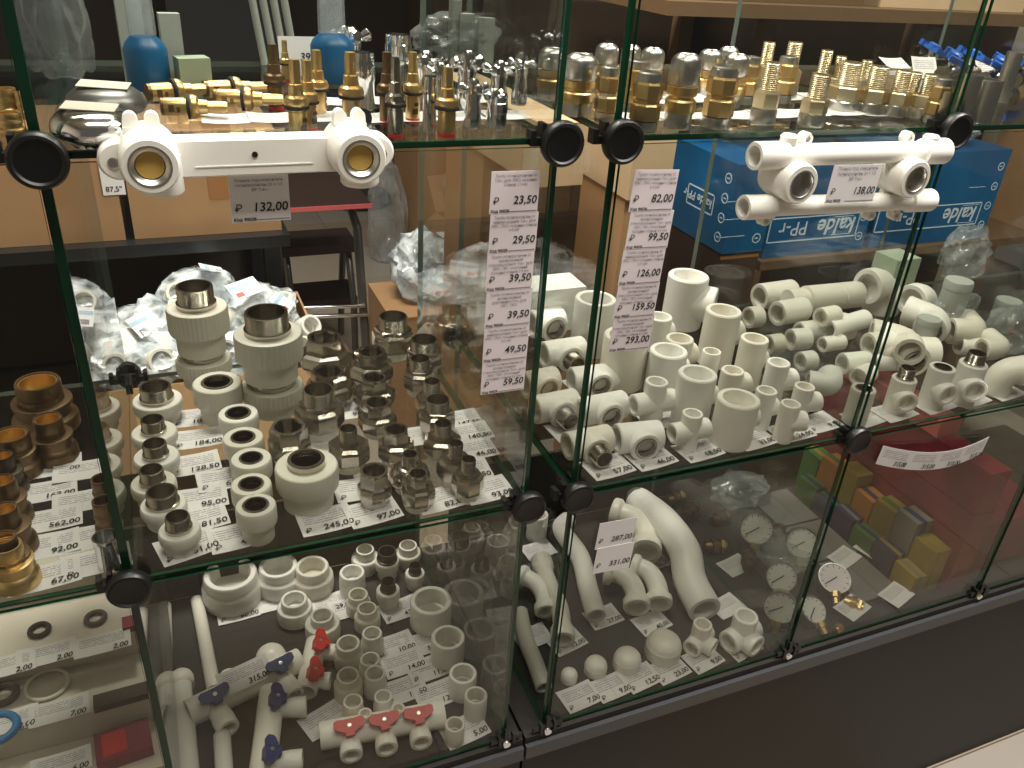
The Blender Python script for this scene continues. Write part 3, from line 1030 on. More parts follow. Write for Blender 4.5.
# ------------------------------------------------------------------ brass pieces in the neighbouring bay
def bushing(label, loc, r, h, flange, mat='brass_dark', inner='brass', group='brass bushings'):
    t = thing('brass_bushing', label, 'pipe fitting', loc, 0, group)
    obj('flange', MB().lathe([(0, 0), (flange * 0.92, 0), (flange, 0.002), (flange, h * 0.22), (flange * 0.96, h * 0.28), (flange * 0.82, h * 0.34), (flange * 0.82, h * 0.5), (flange * 0.9, h * 0.53), (flange * 0.9, h * 0.6), (r * 1.02, h * 0.62), (0, h * 0.62)], 30).mesh('flange', mat, 30), t)
    obj('neck', MB().lathe([(r, h * 0.6), (r * 1.0, h * 0.66), (r * 0.96, h * 0.7), (r, h * 0.74), (r, h * 0.96), (r * 0.96, h), (r * 0.86, h), (r * 0.84, h * 0.97), (r * 0.84, h * 0.65), (0, h * 0.65)], 30).mesh('neck', [mat], 28), t)
    obj('lining', MB().lathe([(r * 0.835, h * 0.652), (r * 0.835, h * 0.975), (r * 0.79, h * 0.975), (r * 0.77, h * 0.68), (0, h * 0.68)], 26).mesh('lining', inner, 28), t)
    return t


BU = [(37, 381, 42, 62, .062, 'brass_dark', 'largest dark brass bushing with wide flange at the rear of its bay'), (47, 418, 27, 44, .052, 'brass_dark', 'dark brass reducer with stepped rings before the largest bushing'),
      (10, 434, 34, 44, .05, 'brass_dark', 'brass bushing with bright mouth cut by the picture edge'), (2, 455, 20, 34, .045, 'nickel_dark', 'small dull bushing behind the edge column of brass'),
      (2, 480, 24, 40, .05, 'brass_dark', 'brass bushing in the edge column, second from the back'), (4, 508, 24, 44, .05, 'brass_dark', 'brass bushing in the edge column, middle'),
      (3, 537, 24, 44, .05, 'brass_dark', 'brass bushing in the edge column, second from front'), (3, 563, 28, 46, .045, 'brass', 'bright brass ringed bushing at the front of the edge column')]
for x, y, rw, fw, h, m, lab in BU:
    p, s = rim_at(x, y, ZM, h, fw)
    bushing(lab, p, rw / s / 2, h, fw / s / 2, m, 'brass')
p, s = rim_at(105, 536, ZM, 0.036)
t = thing('chrome_cup', 'small shiny steel cup by the side glass of the brass bay', 'pipe fitting', p)
r = 12 / s
obj('cup', MB().lathe([(0, 0), (r * 0.95, 0), (r, 0.002), (r, 0.030), (r * 1.05, 0.031), (r * 1.05, 0.036), (r * 0.9, 0.036), (r * 0.88, 0.01), (0, 0.01)], 28).mesh('cup', 'chrome', 30), t)
for i, (x, y, h, m) in enumerate([(102, 500, .04, 'brass_dark'), (101, 478, .038, 'brass_dark')]):
    p, s = rim_at(x, y, ZM, h)
    bushing(['small brown brass bushing behind the steel cup', 'small brown brass bushing second behind the steel cup'][i], p, 10 / s, h, 12 / s, m, 'brass_dark')
NT = [(45, 580, '67,00', .1, 'price tag 67,00 at the front of the brass bay'), (97, 563, '48,00', .1, 'price tag 48,00 before the steel cup'), (46, 548, '92,00', .08, 'price tag 92,00, second from the front in the brass bay'),
      (50, 522, '562,00', .05, 'price tag 562,00, third from the front in the brass bay'), (46, 492, '162,00', .05, 'price tag 162,00, fourth from the front in the brass bay'), (52, 468, '150,00', .05, 'rear price tag 150,00 in the brass bay'),
      (86, 540, '', .1, 'blank-looking tag beside the steel cup'), (85, 502, '', .05, 'tag with a green edge behind the steel cup'), (84, 472, '', .0, 'tag lying near the side glass of the brass bay')]
for x, y, pr, ro, lab in NT:
    shelf_tag(x, y, ZM, pr, lab, ro, 0.060, 0.036)
sp = on(80, 497, ZM)

# ------------------------------------------------------------------ bottom deck of the plate case: reducers, couplings
RED = [(230, 573, 52, 58, 52), (278, 565, 38, 46, 46), (312, 566, 33, 41, 46), (294, 599, 26, 35, 40), (322, 615, 23, 35, 40), (352, 572, 25, 26, 42), (358, 594, 20, 25, 36), (367, 608, 20, 26, 38),
       (372, 633, 20, 23, 38), (370, 659, 20, 23, 36), (348, 643, 24, 29, 42), (348, 675, 23, 29, 40), (375, 673, 21, 23, 38), (353, 701, 20, 22, 36), (383, 696, 18, 20, 36)]
RL = ['widest white reducer under the front shelf edge, beside the pipes', 'tan-shaded reducer second from the widest one', 'large two-step reducer just under the shelf edge', 'two-step reducer before the tan-shaded one',
      'two-step reducer with sloping shoulder behind the red handles', 'plain-sided sleeve at the rear of the reducer column', 'small reducer second in the double column from the back', 'small reducer third in the double column from the back',
      'small reducer in the middle of the column nearest the couplings', 'small reducer second from front in that column, beside tags', 'wide two-step reducer third from the red manifold', 'wide two-step reducer second from the red manifold',
      'small reducer with cream rim beside the wide one', 'small open reducer right behind the red manifold tube', 'smallest open reducer behind the middle of the red manifold']
for i, (x, y, tw, bw, hh) in enumerate(RED):
    h = hh / 1000
    p, s = rim_at(x, y, ZB, h)
    tag(obj('reducer_socket', reducer(tw / s / 2, bw / s / 2, h), None, p), RL[i], 'pipe fitting', 'white reducers on the bottom deck')
CP = [(431, 600, 42, 40, 46), (448, 637, 34, 33, 44), (463, 673, 28, 28, 40), (476, 695, 23, 23, 40), (455, 724, 20, 20, 34)]
CL = ['largest open white coupling, rearmost of the diagonal row', 'second largest open coupling of the diagonal row', 'middle-sized open coupling of the diagonal row', 'slim cream coupling near the case corner', 'smallest coupling standing on the 5,00 tag']
for i, (x, y, tw, bw, hh) in enumerate(CP):
    h = hh / 1000
    p, s = rim_at(x, y, ZB, h, tw)
    r = tw / s / 2
    tag(obj('coupling', coupling(r, r * 0.74, h), None, p), CL[i], 'pipe fitting', 'couplings in a diagonal row')
AD = [(387, 551, 22, 24, 52, 'tall white adapter with dark metal thread under the shelf edge'), (388, 581, 17, 24, 50, 'white adapter with dark metal ring among the reducers'), (415, 565, 14, 20, 46, 'slim white adapter with small dark thread near the big coupling'),
      (408, 545, 20, 26, 40, 'white adapter behind the dark threads'), (365, 549, 20, 28, 46, 'white adapter with ring directly behind the sleeve')]
for i, (x, y, st, bw, hh, lab) in enumerate(AD):
    h = hh / 1000
    p, s = rim_at(x, y, ZB, h)
    adapter(lab, p, bw / s / 2, h * 0.66, st / s / 2 * 0.9, h * 0.34, 'male' if i < 3 else 'female', 'adapters on the bottom deck', metal='nickel_dark' if i < 3 else 'pp')
for i, (x, y) in enumerate([(365, 713), (398, 708)]):
    p, s = rim_at(x, y, ZB, 0.045)
    tag(obj('short_pipe', coupling(7 / s, 4.5 / s, 0.045), None, p), ['narrow tube end behind the red manifold, near the wide reducers', 'narrow tube end behind the red manifold, near the couplings'][i], 'pipe')
for x, y, pr, ro, lab in [(423, 644, '50,00', .1, 'price tag 50,00 beside the largest coupling'), (428, 669, '11,00', .1, 'price tag 11,00 beside the second coupling'), (437, 695, '12,00', .1, 'price tag 12,00 beside the middle-sized coupling'),
                          (468, 741, '5,00', .15, 'price tag 5,00 under the smallest coupling'), (403, 664, '14,00', .1, 'price tag 14,00 beside the column of small reducers'), (404, 690, '14,50', .1, 'price tag 14,50 before the small reducers'),
                          (394, 646, '10,00', .1, 'price tag 10,00 behind the small reducers'), (400, 610, '43,00', .15, 'price tag 43,00 under the adapter with dark ring'), (332, 604, '29,00', .1, 'price tag 29,00 between the two-step reducers'),
                          (350, 608, '', .1, 'tag half under the double column of reducers'), (325, 720, '', .35, 'folded paper tag beside the red manifold end'), (278, 600, '', .1, 'tag under the tan-shaded reducer'), (238, 612, '60,00', .05, 'tag under the widest reducer')]:
    shelf_tag(x, y, ZB, pr, lab, ro, 0.062, 0.042)


# ------------------------------------------------------------------ manifolds with ball valves
def lever(mb_mat, parent, loc, rotm):
    def b():
        mb = MB()
        mb.cbox((0, 0, 0.004), (0.016, 0.016, 0.010))
        for sx in (-1, 1):
            pr = [(sx * 0.004, -0.010), (sx * 0.010, -0.0065), (sx * 0.0165, -0.004), (sx * 0.0195, -0.001), (sx * 0.0195, 0.006), (sx * 0.016, 0.0085), (sx * 0.004, 0.0075)]
            m = len(pr)
            vs = [(x, y, z) for z in (0.009, 0.0155) for x, y in pr]
            mb.add(vs, [tuple(range(m)), tuple(range(2 * m - 1, m - 1, -1))] + [(i, (i + 1) % m, (i + 1) % m + m, i + m) for i in range(m)])
        mb.box(-0.006, 0.006, -0.0125, 0.008, 0.008, 0.0148)
        return mb.mesh('valve_handle', mb_mat, 30)
    h = obj('valve_handle', cached(('lever', mb_mat), b), parent, loc, rotm)
    obj('screw', cached('levscrew', lambda: MB().lathe([(0, 0), (0.0028, 0), (0.0028, 0.0016), (0, 0.0022)], 10).mesh('screw', 'steel')), h, (0, 0, 0.0135))
    return h


def manifold(label, pa, pb, r, n, handle_mat, taps=None, outlet=0.034):
    """straight distribution pipe lying on the deck with n outlets towards the front and a butterfly handle on each"""
    a, b = Vector(pa), Vector(pb)
    keep = YF + 0.007 + r + (outlet if abs(b.x - a.x) > abs(b.y - a.y) else 0.004)
    low = min(a.y, b.y)
    if low < keep:
        if abs(b.x - a.x) > abs(b.y - a.y):
            a.y += keep - low
            b.y += keep - low
        else:
            a.y, b.y = max(a.y, keep), max(b.y, keep)
    d = (b - a)
    L = d.length
    rz = math.atan2(d.y, d.x)
    t = thing('valve_manifold', label, 'pipe fitting', ((a.x + b.x) / 2, (a.y + b.y) / 2, ZB), rz)
    zc = r + 0.0005
    obj('main_pipe', MB().sweep([(-L / 2, 0, zc), (-L / 2 + 0.02, 0, zc), (0, 0, zc), (L / 2 - 0.02, 0, zc), (L / 2, 0, zc)], r, 22, 0.74, 0.02).mesh('main_pipe', 'pp_bright', 40), t)
    for i in range(n):
        x = L * ((i + 0.5) / n - 0.5) * (0.82 if n > 2 else 1.15)
        o = obj('outlet', MB().sweep([(0, -r * 0.6, 0), (0, -r - 0.004, 0), (0, -r - outlet * 0.5, 0), (0, -r - outlet, 0)], [r * 0.72, r * 0.72, r * 0.80, r * 0.80], 18, 0.7, 0.014).mesh('outlet', 'pp_bright', 40), t, (x, 0, zc))
        lever(handle_mat, t, (x, -r * 0.35, zc + r * 0.78), (0.45, 0, 0.05))
    return t


pa, pb = on(320, 738, ZB + 0.015), on(444, 716, ZB + 0.015)
manifold('white three-way manifold with red butterfly handles along the front of the deck', pa, pb, 0.0180, 3, 'red_plastic', outlet=0.020)
pa, pb = on(187, 708, ZB + 0.03), on(300, 655, ZB + 0.03)
manifold('white manifold with two blue butterfly handles and a price paper across it', pa, pb, 0.0185, 2, 'blue_plastic')
pm = (pa + pb) / 2
rz = math.atan2((pb - pa).y, (pb - pa).x)
o = tag(obj('price_tag', tag_mesh(0.070, 0.034), None, (pm.x, pm.y, ZB + 0.0395), (0.35, 0, rz)), 'price paper 315,00 lying on the blue-handled manifold', 'price tag')
obj('price_lettering', text_mesh('315,00', 0.011, 'ink', 0.2, 'RIGHT', 0.0003), o, (0.030, -0.014, 0.0022))
pa, pb = on(262, 790, ZB + 0.02), on(272, 690, ZB + 0.02)
t = manifold('white manifold with blue handles pointing at the front, beside the red one', pa, pb, 0.017, 2, 'blue_plastic', outlet=0.03)
pa, pb = on(306, 690, ZB + 0.02), on(316, 640, ZB + 0.02)
manifold('white manifold with faded red handles behind the blue-handled ones', pa, pb, 0.015, 2, 'red_plastic', outlet=0.015)
# pipes standing and lying at the side glass
for i, (x0, y0, x1, y1, r, lab) in enumerate([(197, 600, 214, 690, .0095, 'thin white pipe lying beside the widest reducer'), (164, 606, 166, 700, .0105, 'thin white pipe lying along the side glass'),
                                               (181, 676, 190, 790, .013, 'white pipe lying towards the front under the blue manifold'), (222, 735, 226, 800, .011, 'white pipe end at the front by the blue manifold')]):
    a, b = on(x0, y0, ZB + r), on(x1, y1, ZB + r)
    b.y = max(b.y, YF + 0.012)
    m = (a + b) / 2
    tag(obj('white_pipe', MB().sweep([a - m, (a - m) * 0.9, (b - m) * 0.9, b - m], r, 18, 0.7, 0.02).mesh('white_pipe', 'pp'), None, m + Vector((0, 0, 0.0005))), lab, 'pipe', 'loose white pipes')
for i, (x, y, tw, hh, lab) in enumerate([(270, 648, 30, 36, 'round white end cap behind the blue-handled manifold'), (180, 672, 24, 30, 'white end cap near the lying pipes'), (228, 672, 22, 30, 'small white cap behind the blue manifold pipe')]):
    p, s = rim_at(x, y, ZB, hh / 1000)
    tag(obj('end_cap', dome_cap(tw / s / 2, hh / 1000), None, p), lab, 'pipe fitting')

# ------------------------------------------------------------------ manifold case, middle shelf
def tee(label, px, py, w_run, r_px, ins=None, yaw=0.0, z=ZM, group='tees with metal threads', mat='pp_bright', name='pipe_tee'):
    """tee lying on the shelf: run across, branch towards the front, with a metal insert. px,py: middle of the run"""
    p0 = on(px, py, z + 0.018)
    s = pxm(p0)
    r = r_px / s
    L = w_run / s / 2
    p = on(px, py, z + r)
    t = thing(name, label, 'pipe fitting', (p.x, p.y, z), yaw, group)
    k = r4(r, L)
    bl = r * 1.35
    obj('body', cached(('tee', mat) + k, lambda: arms_mesh('body', [((1, 0, 0), L, r, 0.72), ((-1, 0, 0), L, r, 0.72), ((0, -1, 0), bl, r * 1.02, 0.72)], mat)), t, (0, 0, r))
    if ins:
        obj('metal_insert', cached(('ins', ins) + k, lambda: insert_mesh(ins, r * 0.70, bl)), t, (0, 0, r), (PI / 2, 0, 0))
    return t


TE = [(563, 352, 44, 13.5, 'male', 'white tee with threaded metal stub, rearmost on the shelf end by the joint'), (540, 382, 36, 13.5, 'female', 'white tee with bright metal mouth half outside the corner pane'),
      (594, 378, 50, 13.5, 'female', 'white tee with wide dark metal mouth behind the two front tees'), (555, 406, 46, 14.5, 'male', 'white tee with threaded metal stub in the middle of the side edge'),
      (602, 408, 50, 14.5, 'female', 'white tee with metal mouth beside the cross fitting'), (588, 442, 48, 14.5, 'male', 'white tee with threaded metal stub at the front corner, on the 57,00 tag'),
      (638, 437, 46, 15.5, 'female', 'cream tee with large metal mouth standing on the 46,00 tag'), (546, 322, 34, 14, 'female', 'tan-mouthed tee at the rear of the side edge')]
for i, (x, y, w, r, ins, lab) in enumerate(TE):
    tee(lab, x, y, w, r, ins, yaw=[.05, .1, -.05, .06, .05, .04, -.12, .1][i])


def upright(label, px, py, w, h, branch=None, brl=1.25, br=0.85, group='upright tees and couplings', both=False, mat='pp', z=ZM, metal=None):
    """vertical run seen from its mouth; branch = yaw of the side socket or None"""
    p, s = rim_at(px, py, z, h, w)
    r = w / s / 2
    t = thing('pipe_tee' if branch is not None else 'coupling', label, 'pipe fitting', p, 0, group)
    if branch is None:
        obj('body', cached(('upc', mat) + r4(r, h), lambda: MB().lathe([(0, 0), (r * 0.95, 0), (r, r * 0.06), (r, h - r * 0.07), (r * 0.95, h), (r * 0.76, h), (r * 0.73, h - r * 0.06), (r * 0.70, h * 0.4), (0, h * 0.4)], 34).mesh('body', mat, 40)), t)
    else:
        arms = [((0, 0, 1), h / 2, r, 0.73), ((0, 0, -1), h / 2, r, 0.73)]
        dirs = [branch] + ([branch + PI] if both else [])
        for a in dirs:
            arms.append(((math.cos(a), math.sin(a), 0), r * brl, r * br, 0.72))
        obj('body', arms_mesh('body', arms, mat, seg=28), t, (0, 0, h / 2))
    if metal:
        obj('metal_insert', insert_mesh(metal, r * 0.68, h / 2), t, (0, 0, h / 2))
    return t


UP = [(689, 275, 41, .086, -0.75, 1.5, .9, 'tallest cream tee with an oval side mouth at the rear'), (660, 316, 25, .055, 0.2, 1.3, .85, 'cream tee half behind the lowest lilac tag'),
      (724, 310, 36, .085, 0.35, 1.5, .85, 'tall cream tee beside the tallest one'), (755, 338, 28, .075, 0.35, 1.4, .85, 'tall plain tee near the divider pane, rear'), (680, 338, 28, .055, 0.1, 1.45, .8, 'white tee with side socket behind the two wide ones'),
      (712, 351, 19, .05, None, 0, 0, 'small cream sleeve behind the wide white ones'), (669, 350, 38, .066, 0.2, 1.35, .6, 'wide white tee behind the cross fitting'), (779, 362, 23, .058, -0.1, 1.95, .98, 'slim white tee near the divider pane'),
      (733, 370, 23, .046, 0.0, 1.8, .95, 'small bluish-white tee with side socket behind the widest one'), (698, 373, 39, .075, 0.2, 1.4, .6, 'wide tall tee with pinkish white wall in the middle'),
      (767, 390, 21, .056, 0.1, 1.6, .9, 'slim cream tee third from the divider at the front'), (805, 386, 20, .050, -0.15, 2.0, 1.02, 'white tee closest to the divider pane'), (739, 398, 43, .064, 0.1, 1.25, .55, 'widest white reducing tee standing at the front'),
      (792, 404, 20, .054, -0.2, 2.0, 1.05, 'cream slim tee at the front by the divider')]
for x, y, w, h, br_, bl, brr, lab in UP:
    upright(lab, x, y, w, h, br_, bl, brr, mat='pp_bright')
upright('white cross fitting with four mouths behind the tees, middle of shelf', 657, 381, 23, .062, 0.0, 2.05, 1.0, both=True, mat='pp_bright')
upright('small white cross fitting at the front on the 18,00 tag', 693, 413, 21, .050, 0.0, 2.0, 1.0, both=True, mat='pp_bright')
upright('big cream coupling standing behind the joint at the rear', 596, 298, 42, .085, None, mat='pp')
upright('big pale coupling partly hidden by the lowest lilac tag', 627, 335, 46, .075, None, mat='pp_bright')
# translucent box at the rear of the shelf
b = on(556, 332, ZM)
tag(obj('plastic_box', MB().box(-0.045, 0.045, -0.03, 0.03, 0.001, 0.072).mesh('plastic_box', 'white_box', 0), None, (b.x, b.y + 0.03, ZM)), 'pale square plastic box behind the tan-mouthed tee', 'box')
for x, y, pr, ro, lab in [(611, 473, '57,00', .1, 'price tag 57,00 under the front corner tee'), (653, 463, '46,00', .12, 'price tag 46,00 under the cream tee'), (699, 452, '18,00', .12, 'price tag 18,00 under the small cross'),
                          (752, 440, '33,00', .12, 'price tag 33,00 before the widest tee'), (790, 433, '24,00', .05, 'price tag 24,00 under the front slim tee'), (818, 424, '9,50', .1, 'price tag 9,50 by the divider pane'),
                          (570, 432, '', .1, 'tag behind the front corner tee'), (585, 385, '', .1, 'tag between the rear tees'), (660, 420, '', .1, 'tag under the larger cross')]:
    shelf_tag(x, y, ZM, pr, lab, ro, 0.056, 0.040)
# bluish sheet and folded paper near the corner joint
p = on(545, 462, ZM - 0.03)


# ------------------------------------------------------------------ second bay of the middle shelf: couplings, elbows, metal-ended tees
def lying(label, px, py, r_px, L_px, yaw=0.0, z=ZM, lift=0.0, mat='pp', group='fittings piled in the second bay', bore=0.72):
    """coupling lying on its side; px,py = centre of its visible mouth (the end towards the plate case)"""
    p0 = on(px, py, z + lift + 0.02)
    s = pxm(p0)
    r = r_px / s
    L = L_px / s
    p = on(px, py, z + lift + r)
    d = Vector((math.cos(yaw), math.sin(yaw), 0))
    c = Vector((p.x, p.y, z + lift)) + d * (L / 2)
    return tag(obj('coupling', MB().sweep([(-L / 2, 0, r), (-L / 2 + 0.004, 0, r), (0, 0, r), (L / 2 - 0.004, 0, r), (L / 2, 0, r)], r, 26, bore, L * 0.4).mesh('coupling', mat, 40), None, c + Vector((0, 0, 0.0005)), (0, 0, yaw)), label, 'pipe fitting', group)


LY = [(759, 297, 13, 42, .05, 0, 'cream coupling lying behind the others, mouth towards the tees'), (777, 314, 12.5, 36, .1, 0.012, 'greenish lying coupling with a dark round mouth'),
      (799, 332, 10, 24, .0, 0.004, 'short tan-mouthed coupling lying in the middle of the bay'), (822, 345, 8, 26, .0, 0.0, 'small lying coupling with a narrow mouth'),
      (842, 364, 11, 30, -.1, 0.0, 'beige lying coupling close to the divider'), (828, 330, 10, 60, .2, .014, 'long white sleeve lying across the smaller couplings'), (748, 318, 11, 14, .0, 0.0, 'short coupling peeping out behind the rear tees'),
      (768, 345, 10, 16, .0, 0.0, 'short greenish coupling behind the slim tee'), (800, 362, 10, 16, .0, 0.0, 'short pale coupling beside the tee closest to divider'), (868, 345, 12, 52, -.05, .02, 'long white sleeve behind the divider edge'), (858, 378, 10, 22, .3, 0, 'small coupling lying by the divider, behind the ringed adapter'), (872, 362, 10, 30, -.2, 0, 'white coupling lying behind the stub tee nearest the divider'),
      (925, 338, 11, 26, .4, 0, 'coupling lying between the elbows'), (958, 345, 10, 26, -.3, 0, 'coupling lying behind the ringed tee'), (820, 318, 10, 22, .1, .03, 'coupling resting on the pile before the barrel union'), (790, 340, 11, 20, -.1, 0, 'short coupling lying under the tan-mouthed one')]
for x, y, r, L, yw, lf, lab in LY:
    lying(lab, x, y, r, L, yw, ZM, lf, 'pp' if x < 820 else 'pp_bright')


def big_union(px0, py0, px1, py1):
    a, b = on(px0, py0, ZM + 0.035), on(px1, py1, ZM + 0.035)
    m = (a + b) / 2
    d = (b - a)
    L = d.length
    r = 13.5 / pxm(m)
    t = thing('barrel_union', 'thick white barrel union with grooves and a shiny metal end', 'pipe fitting', (m.x, m.y, ZM + 0.008), math.atan2(d.y, d.x), 'fittings piled in the second bay')
    M_ = align((1, 0, 0))
    obj('barrel', MB().lathe([(0, -L / 2), (r * 0.85, -L / 2), (r * 0.85, -L * 0.3), (r * 0.78, -L * 0.29), (r * 0.78, -L * 0.26), (r, -L * 0.25), (r, L * 0.2), (r * 0.9, L * 0.21), (r * 0.9, L * 0.23), (r, L * 0.24), (r, L / 2), (r * 0.7, L / 2), (r * 0.7, L * 0.4), (0, L * 0.4)], 30, M_).mesh('barrel', 'pp', 30), t, (0, 0, r))
    obj('metal_end', MB().lathe([(r * 0.69, L * 0.42), (r * 0.69, L * 0.505), (r * 0.5, L * 0.505), (r * 0.48, L * 0.43), (0, L * 0.43)], 24, M_).mesh('metal_end', 'nickel', 30), t, (0, 0, r))


big_union(788, 299, 858, 292)


def elbow(label, px, py, r_px, leg_px, yaw, z=ZM, lift=0.0, mat='pp', vertical=False, group='fittings piled in the second bay', turn=1):
    """90 degree elbow; px,py = the middle of its bend"""
    s = pxm(on(px, py, z + 0.03))
    r = r_px / s
    leg = leg_px / s
    p = on(px, py, z + lift + r)
    R = r * 1.25
    pts = [(-R - leg, 0, 0), (-R - leg + 0.003, 0, 0), (-R, 0, 0)]
    for i in range(1, 9):
        a = PI / 2 * i / 8
        pts.append((-R + R * math.sin(a), turn * (R - R * math.cos(a)), 0))
    pts += [(0, turn * (R + leg - 0.003), 0), (0, turn * (R + leg), 0)]
    rr = [r * 1.1] * 3 + [r] * 8 + [r * 1.1] * 2
    o = obj('pipe_elbow', MB().sweep(pts, rr, 24, 0.72, leg * 0.8).mesh('pipe_elbow', mat, 40), None, (p.x, p.y, z + lift + r * 1.1 + 0.0005), (0, 0, yaw))
    if vertical:
        o.rotation_euler = (-PI / 2, 0, yaw)
        o.location.z = z + lift + R + leg + 0.0005
    return tag(o, label, 'pipe fitting', group)


elbow('big cream elbow arching over the lying couplings', 884, 296, 16, 10, 0.1, vertical=True, lift=0.0)
elbow('big white elbow seen through the divider edge', 922, 308, 14.5, 10, 0.25, vertical=True)
elbow('white elbow bent towards the back beside the bags', 938, 322, 14, 14, 0.5, lift=0.02)
elbow('pale elbow lying with its bend up near the red dot bag', 978, 334, 12, 14, -0.4, lift=0.012)
elbow('thick white elbow at the far end of the front edge', 998, 380, 14, 10, 2.6, lift=0.0, mat='pp_bright', vertical=True)
elbow('greenish elbow close behind the divider pane', 832, 388, 12, 10, -0.6, vertical=False)
elbow('white elbow among the metal-ended tees', 905, 340, 13, 16, 0.9, lift=0.02, mat='pp_bright')
elbow('small white elbow behind the last metal-ended tee', 1004, 350, 10, 14, -0.2, lift=0.012)
s = pxm(on(842, 315, ZM))
p = on(842, 322, ZM + 0.02)
tag(obj('end_cap', dome_cap(15.5 / s, 0.034), None, (p.x, p.y, ZM)), 'wide round cap lying among the couplings of the second bay', 'pipe fitting')


def tee_m(label, px, py, w, h, ins, byaw, mat='pp_bright'):
    t = upright(label, px, py, w, h, byaw, 1.45, 0.92, 'metal-ended tees in the second bay', False, mat, ZM, ins)
    return t


tee_m('white tee with tall metal stub and a mouth facing the front, nearest the divider', 905, 378, 24, .052, 'male', -1.9)
tee_m('white tee with flush metal ring and a capped mouth in the middle of three', 943, 367, 25, .062, 'female', -1.7)
tee_m('white tee with metal stub above a tan mouth, farthest of three', 974, 363, 27, .062, 'male', -2.0)
tee_m('pale adapter with metal ring close to the divider clamp', 864, 388, 24, .055, 'female', 0.6)
tee('white tee with wide nickel mouth lying behind the three upright ones', 905, 352, 60, 16, 'female', -.35, group='metal-ended tees in the second bay')
for x, y, pr, ro, lab in [(880, 429, '', .15, 'tag at the divider clamp in the second bay'), (904, 421, '74,00', .12, 'price tag before the tee nearest the divider clamp'), (941, 412, '88,00', .12, 'price tag before the ringed tee'),
                          (975, 404, '85,00', .12, 'price tag before the farthest stub tee'), (1008, 396, '90,00', .12, 'price tag under the thick white elbow')]:
    shelf_tag(x, y, ZM, '', lab, ro, 0.060, 0.040)


# bags and jars at the back of the second bay
def crumple(label, name, c, size, mat, seed, cat='bag', group=None, sub=4, amp=0.16, freq=5.0):
    rnd = random.Random(seed)
    bm = bmesh.new()
    bmesh.ops.create_icosphere(bm, subdivisions=sub, radius=1.0)
    ph = [(Vector((rnd.uniform(-1, 1), rnd.uniform(-1, 1), rnd.uniform(-1, 1))).normalized() * rnd.uniform(0.6, 2.2) * freq * 0.55, rnd.uniform(0, 6), wt) for wt in (1.0, 0.8, 0.55, 0.4, 0.3)]
    for v in bm.verts:
        n = v.co.copy()
        k = sum(abs(math.sin(n.dot(d) + q)) * wt for d, q, wt in ph) / 3.05
        v.co = n * (1 - amp * 2.6 * k + rnd.uniform(-amp, amp) * 0.30)
        v.co.x *= size[0] / 2
        v.co.y *= size[1] / 2
        v.co.z = v.co.z * size[2] / 2
        if v.co.z < -size[2] * 0.36:
            v.co.z = -size[2] * 0.36
    zmin = min(v.co.z for v in bm.verts)
    for v in bm.verts:
        v.co.z -= zmin
    me = bpy.data.meshes.new(name)
    bm.to_mesh(me)
    bm.free()
    me.materials.append(MATS[mat])
    me.shade_smooth()
    me.set_sharp_from_angle(angle=math.radians(28))
    return tag(obj(name, me, None, c), label, cat, group)


for i, (x, y, w, d, h, m, lab) in enumerate([(905, 285, .055, .05, .10, 'sage_box', 'pale green packet behind the big white elbow'), (955, 262, .12, .10, .15, 'clear_plastic', 'tall clear bag with a folded top behind the elbows'),
                                             (1005, 330, .13, .10, .10, 'clear_plastic', 'loose clear bag beside the far elbows'), (945, 315, .12, .08, .11, 'clear_plastic', 'clear bag with blue dot behind the metal-ended tees')]):
    p = on(x, y + 20, ZM)
    p.y = min(p.y, YB - d / 2 - 0.02) if i == 0 else p.y
    if m == 'sage_box':
        t = thing('packet', lab, 'packet', (1.153, p.y, ZM), 0.03)
        obj('pouch', MB().box(-w / 2, w / 2, -d / 2, d / 2, 0.0005, h).mesh('pouch', m, 0), t)
        obj('red_mark', MB().lathe([(0, 0), (0.009, 0), (0.009, 0.001), (0, 0.001)], 16, Matrix.Rotation(PI / 2, 4, 'X')).mesh('red_mark', 'red_plastic'), t, (w * 0.35, -d / 2, 0.02))
    else:
        crumple(lab, 'clear_bag', (p.x, p.y, ZM + 0.0005), (w, d, h), m, 40 + i)
for i, (x, y, w, hh, lab) in enumerate([(960, 280, 26, .10, 'white plastic jar inside the tall clear bag'), (930, 318, 22, .07, 'white plastic tub inside the bag with the blue dot'), (1010, 300, 24, .07, 'white tub inside the loose clear bag')]):
    p, s = rim_at(x, y, ZM, hh)
    t = thing('plastic_jar', lab, 'jar', p)
    r = w / s / 2
    obj('jar_body', MB().lathe([(0, 0), (r * 0.9, 0), (r, 0.003), (r * 1.02, hh * 0.85), (r * 1.06, hh * 0.86), (r * 1.06, hh * 0.97), (r, hh), (0, hh)], 26).mesh('jar_body', 'pale_grey', 35), t)
    obj('round_mark', MB().lathe([(0, 0), (0.006, 0), (0.006, 0.001), (0, 0.001)], 14, Matrix.Rotation(PI / 2, 4, 'X')).mesh('round_mark', 'blue_plastic' if i == 1 else 'red_plastic'), t, (0.004, -r * 1.0, hh * 0.3))


# ------------------------------------------------------------------ manifold case, bottom deck
CAPS = [(570, 667, 17, .020), (597, 656, 23, .026), (629, 648, 28, .032), (666, 632, 36, .041)]
for i, (x, y, w, h) in enumerate(CAPS):
    p, s = rim_at(x, y + 3, ZB, h, w)
    tag(obj('end_cap', dome_cap(w / s / 2, h), None, p), ['smallest', 'second smallest', 'second largest', 'largest'][i] + ' white domed end cap of four along the front', 'pipe fitting', 'domed end caps in a row')


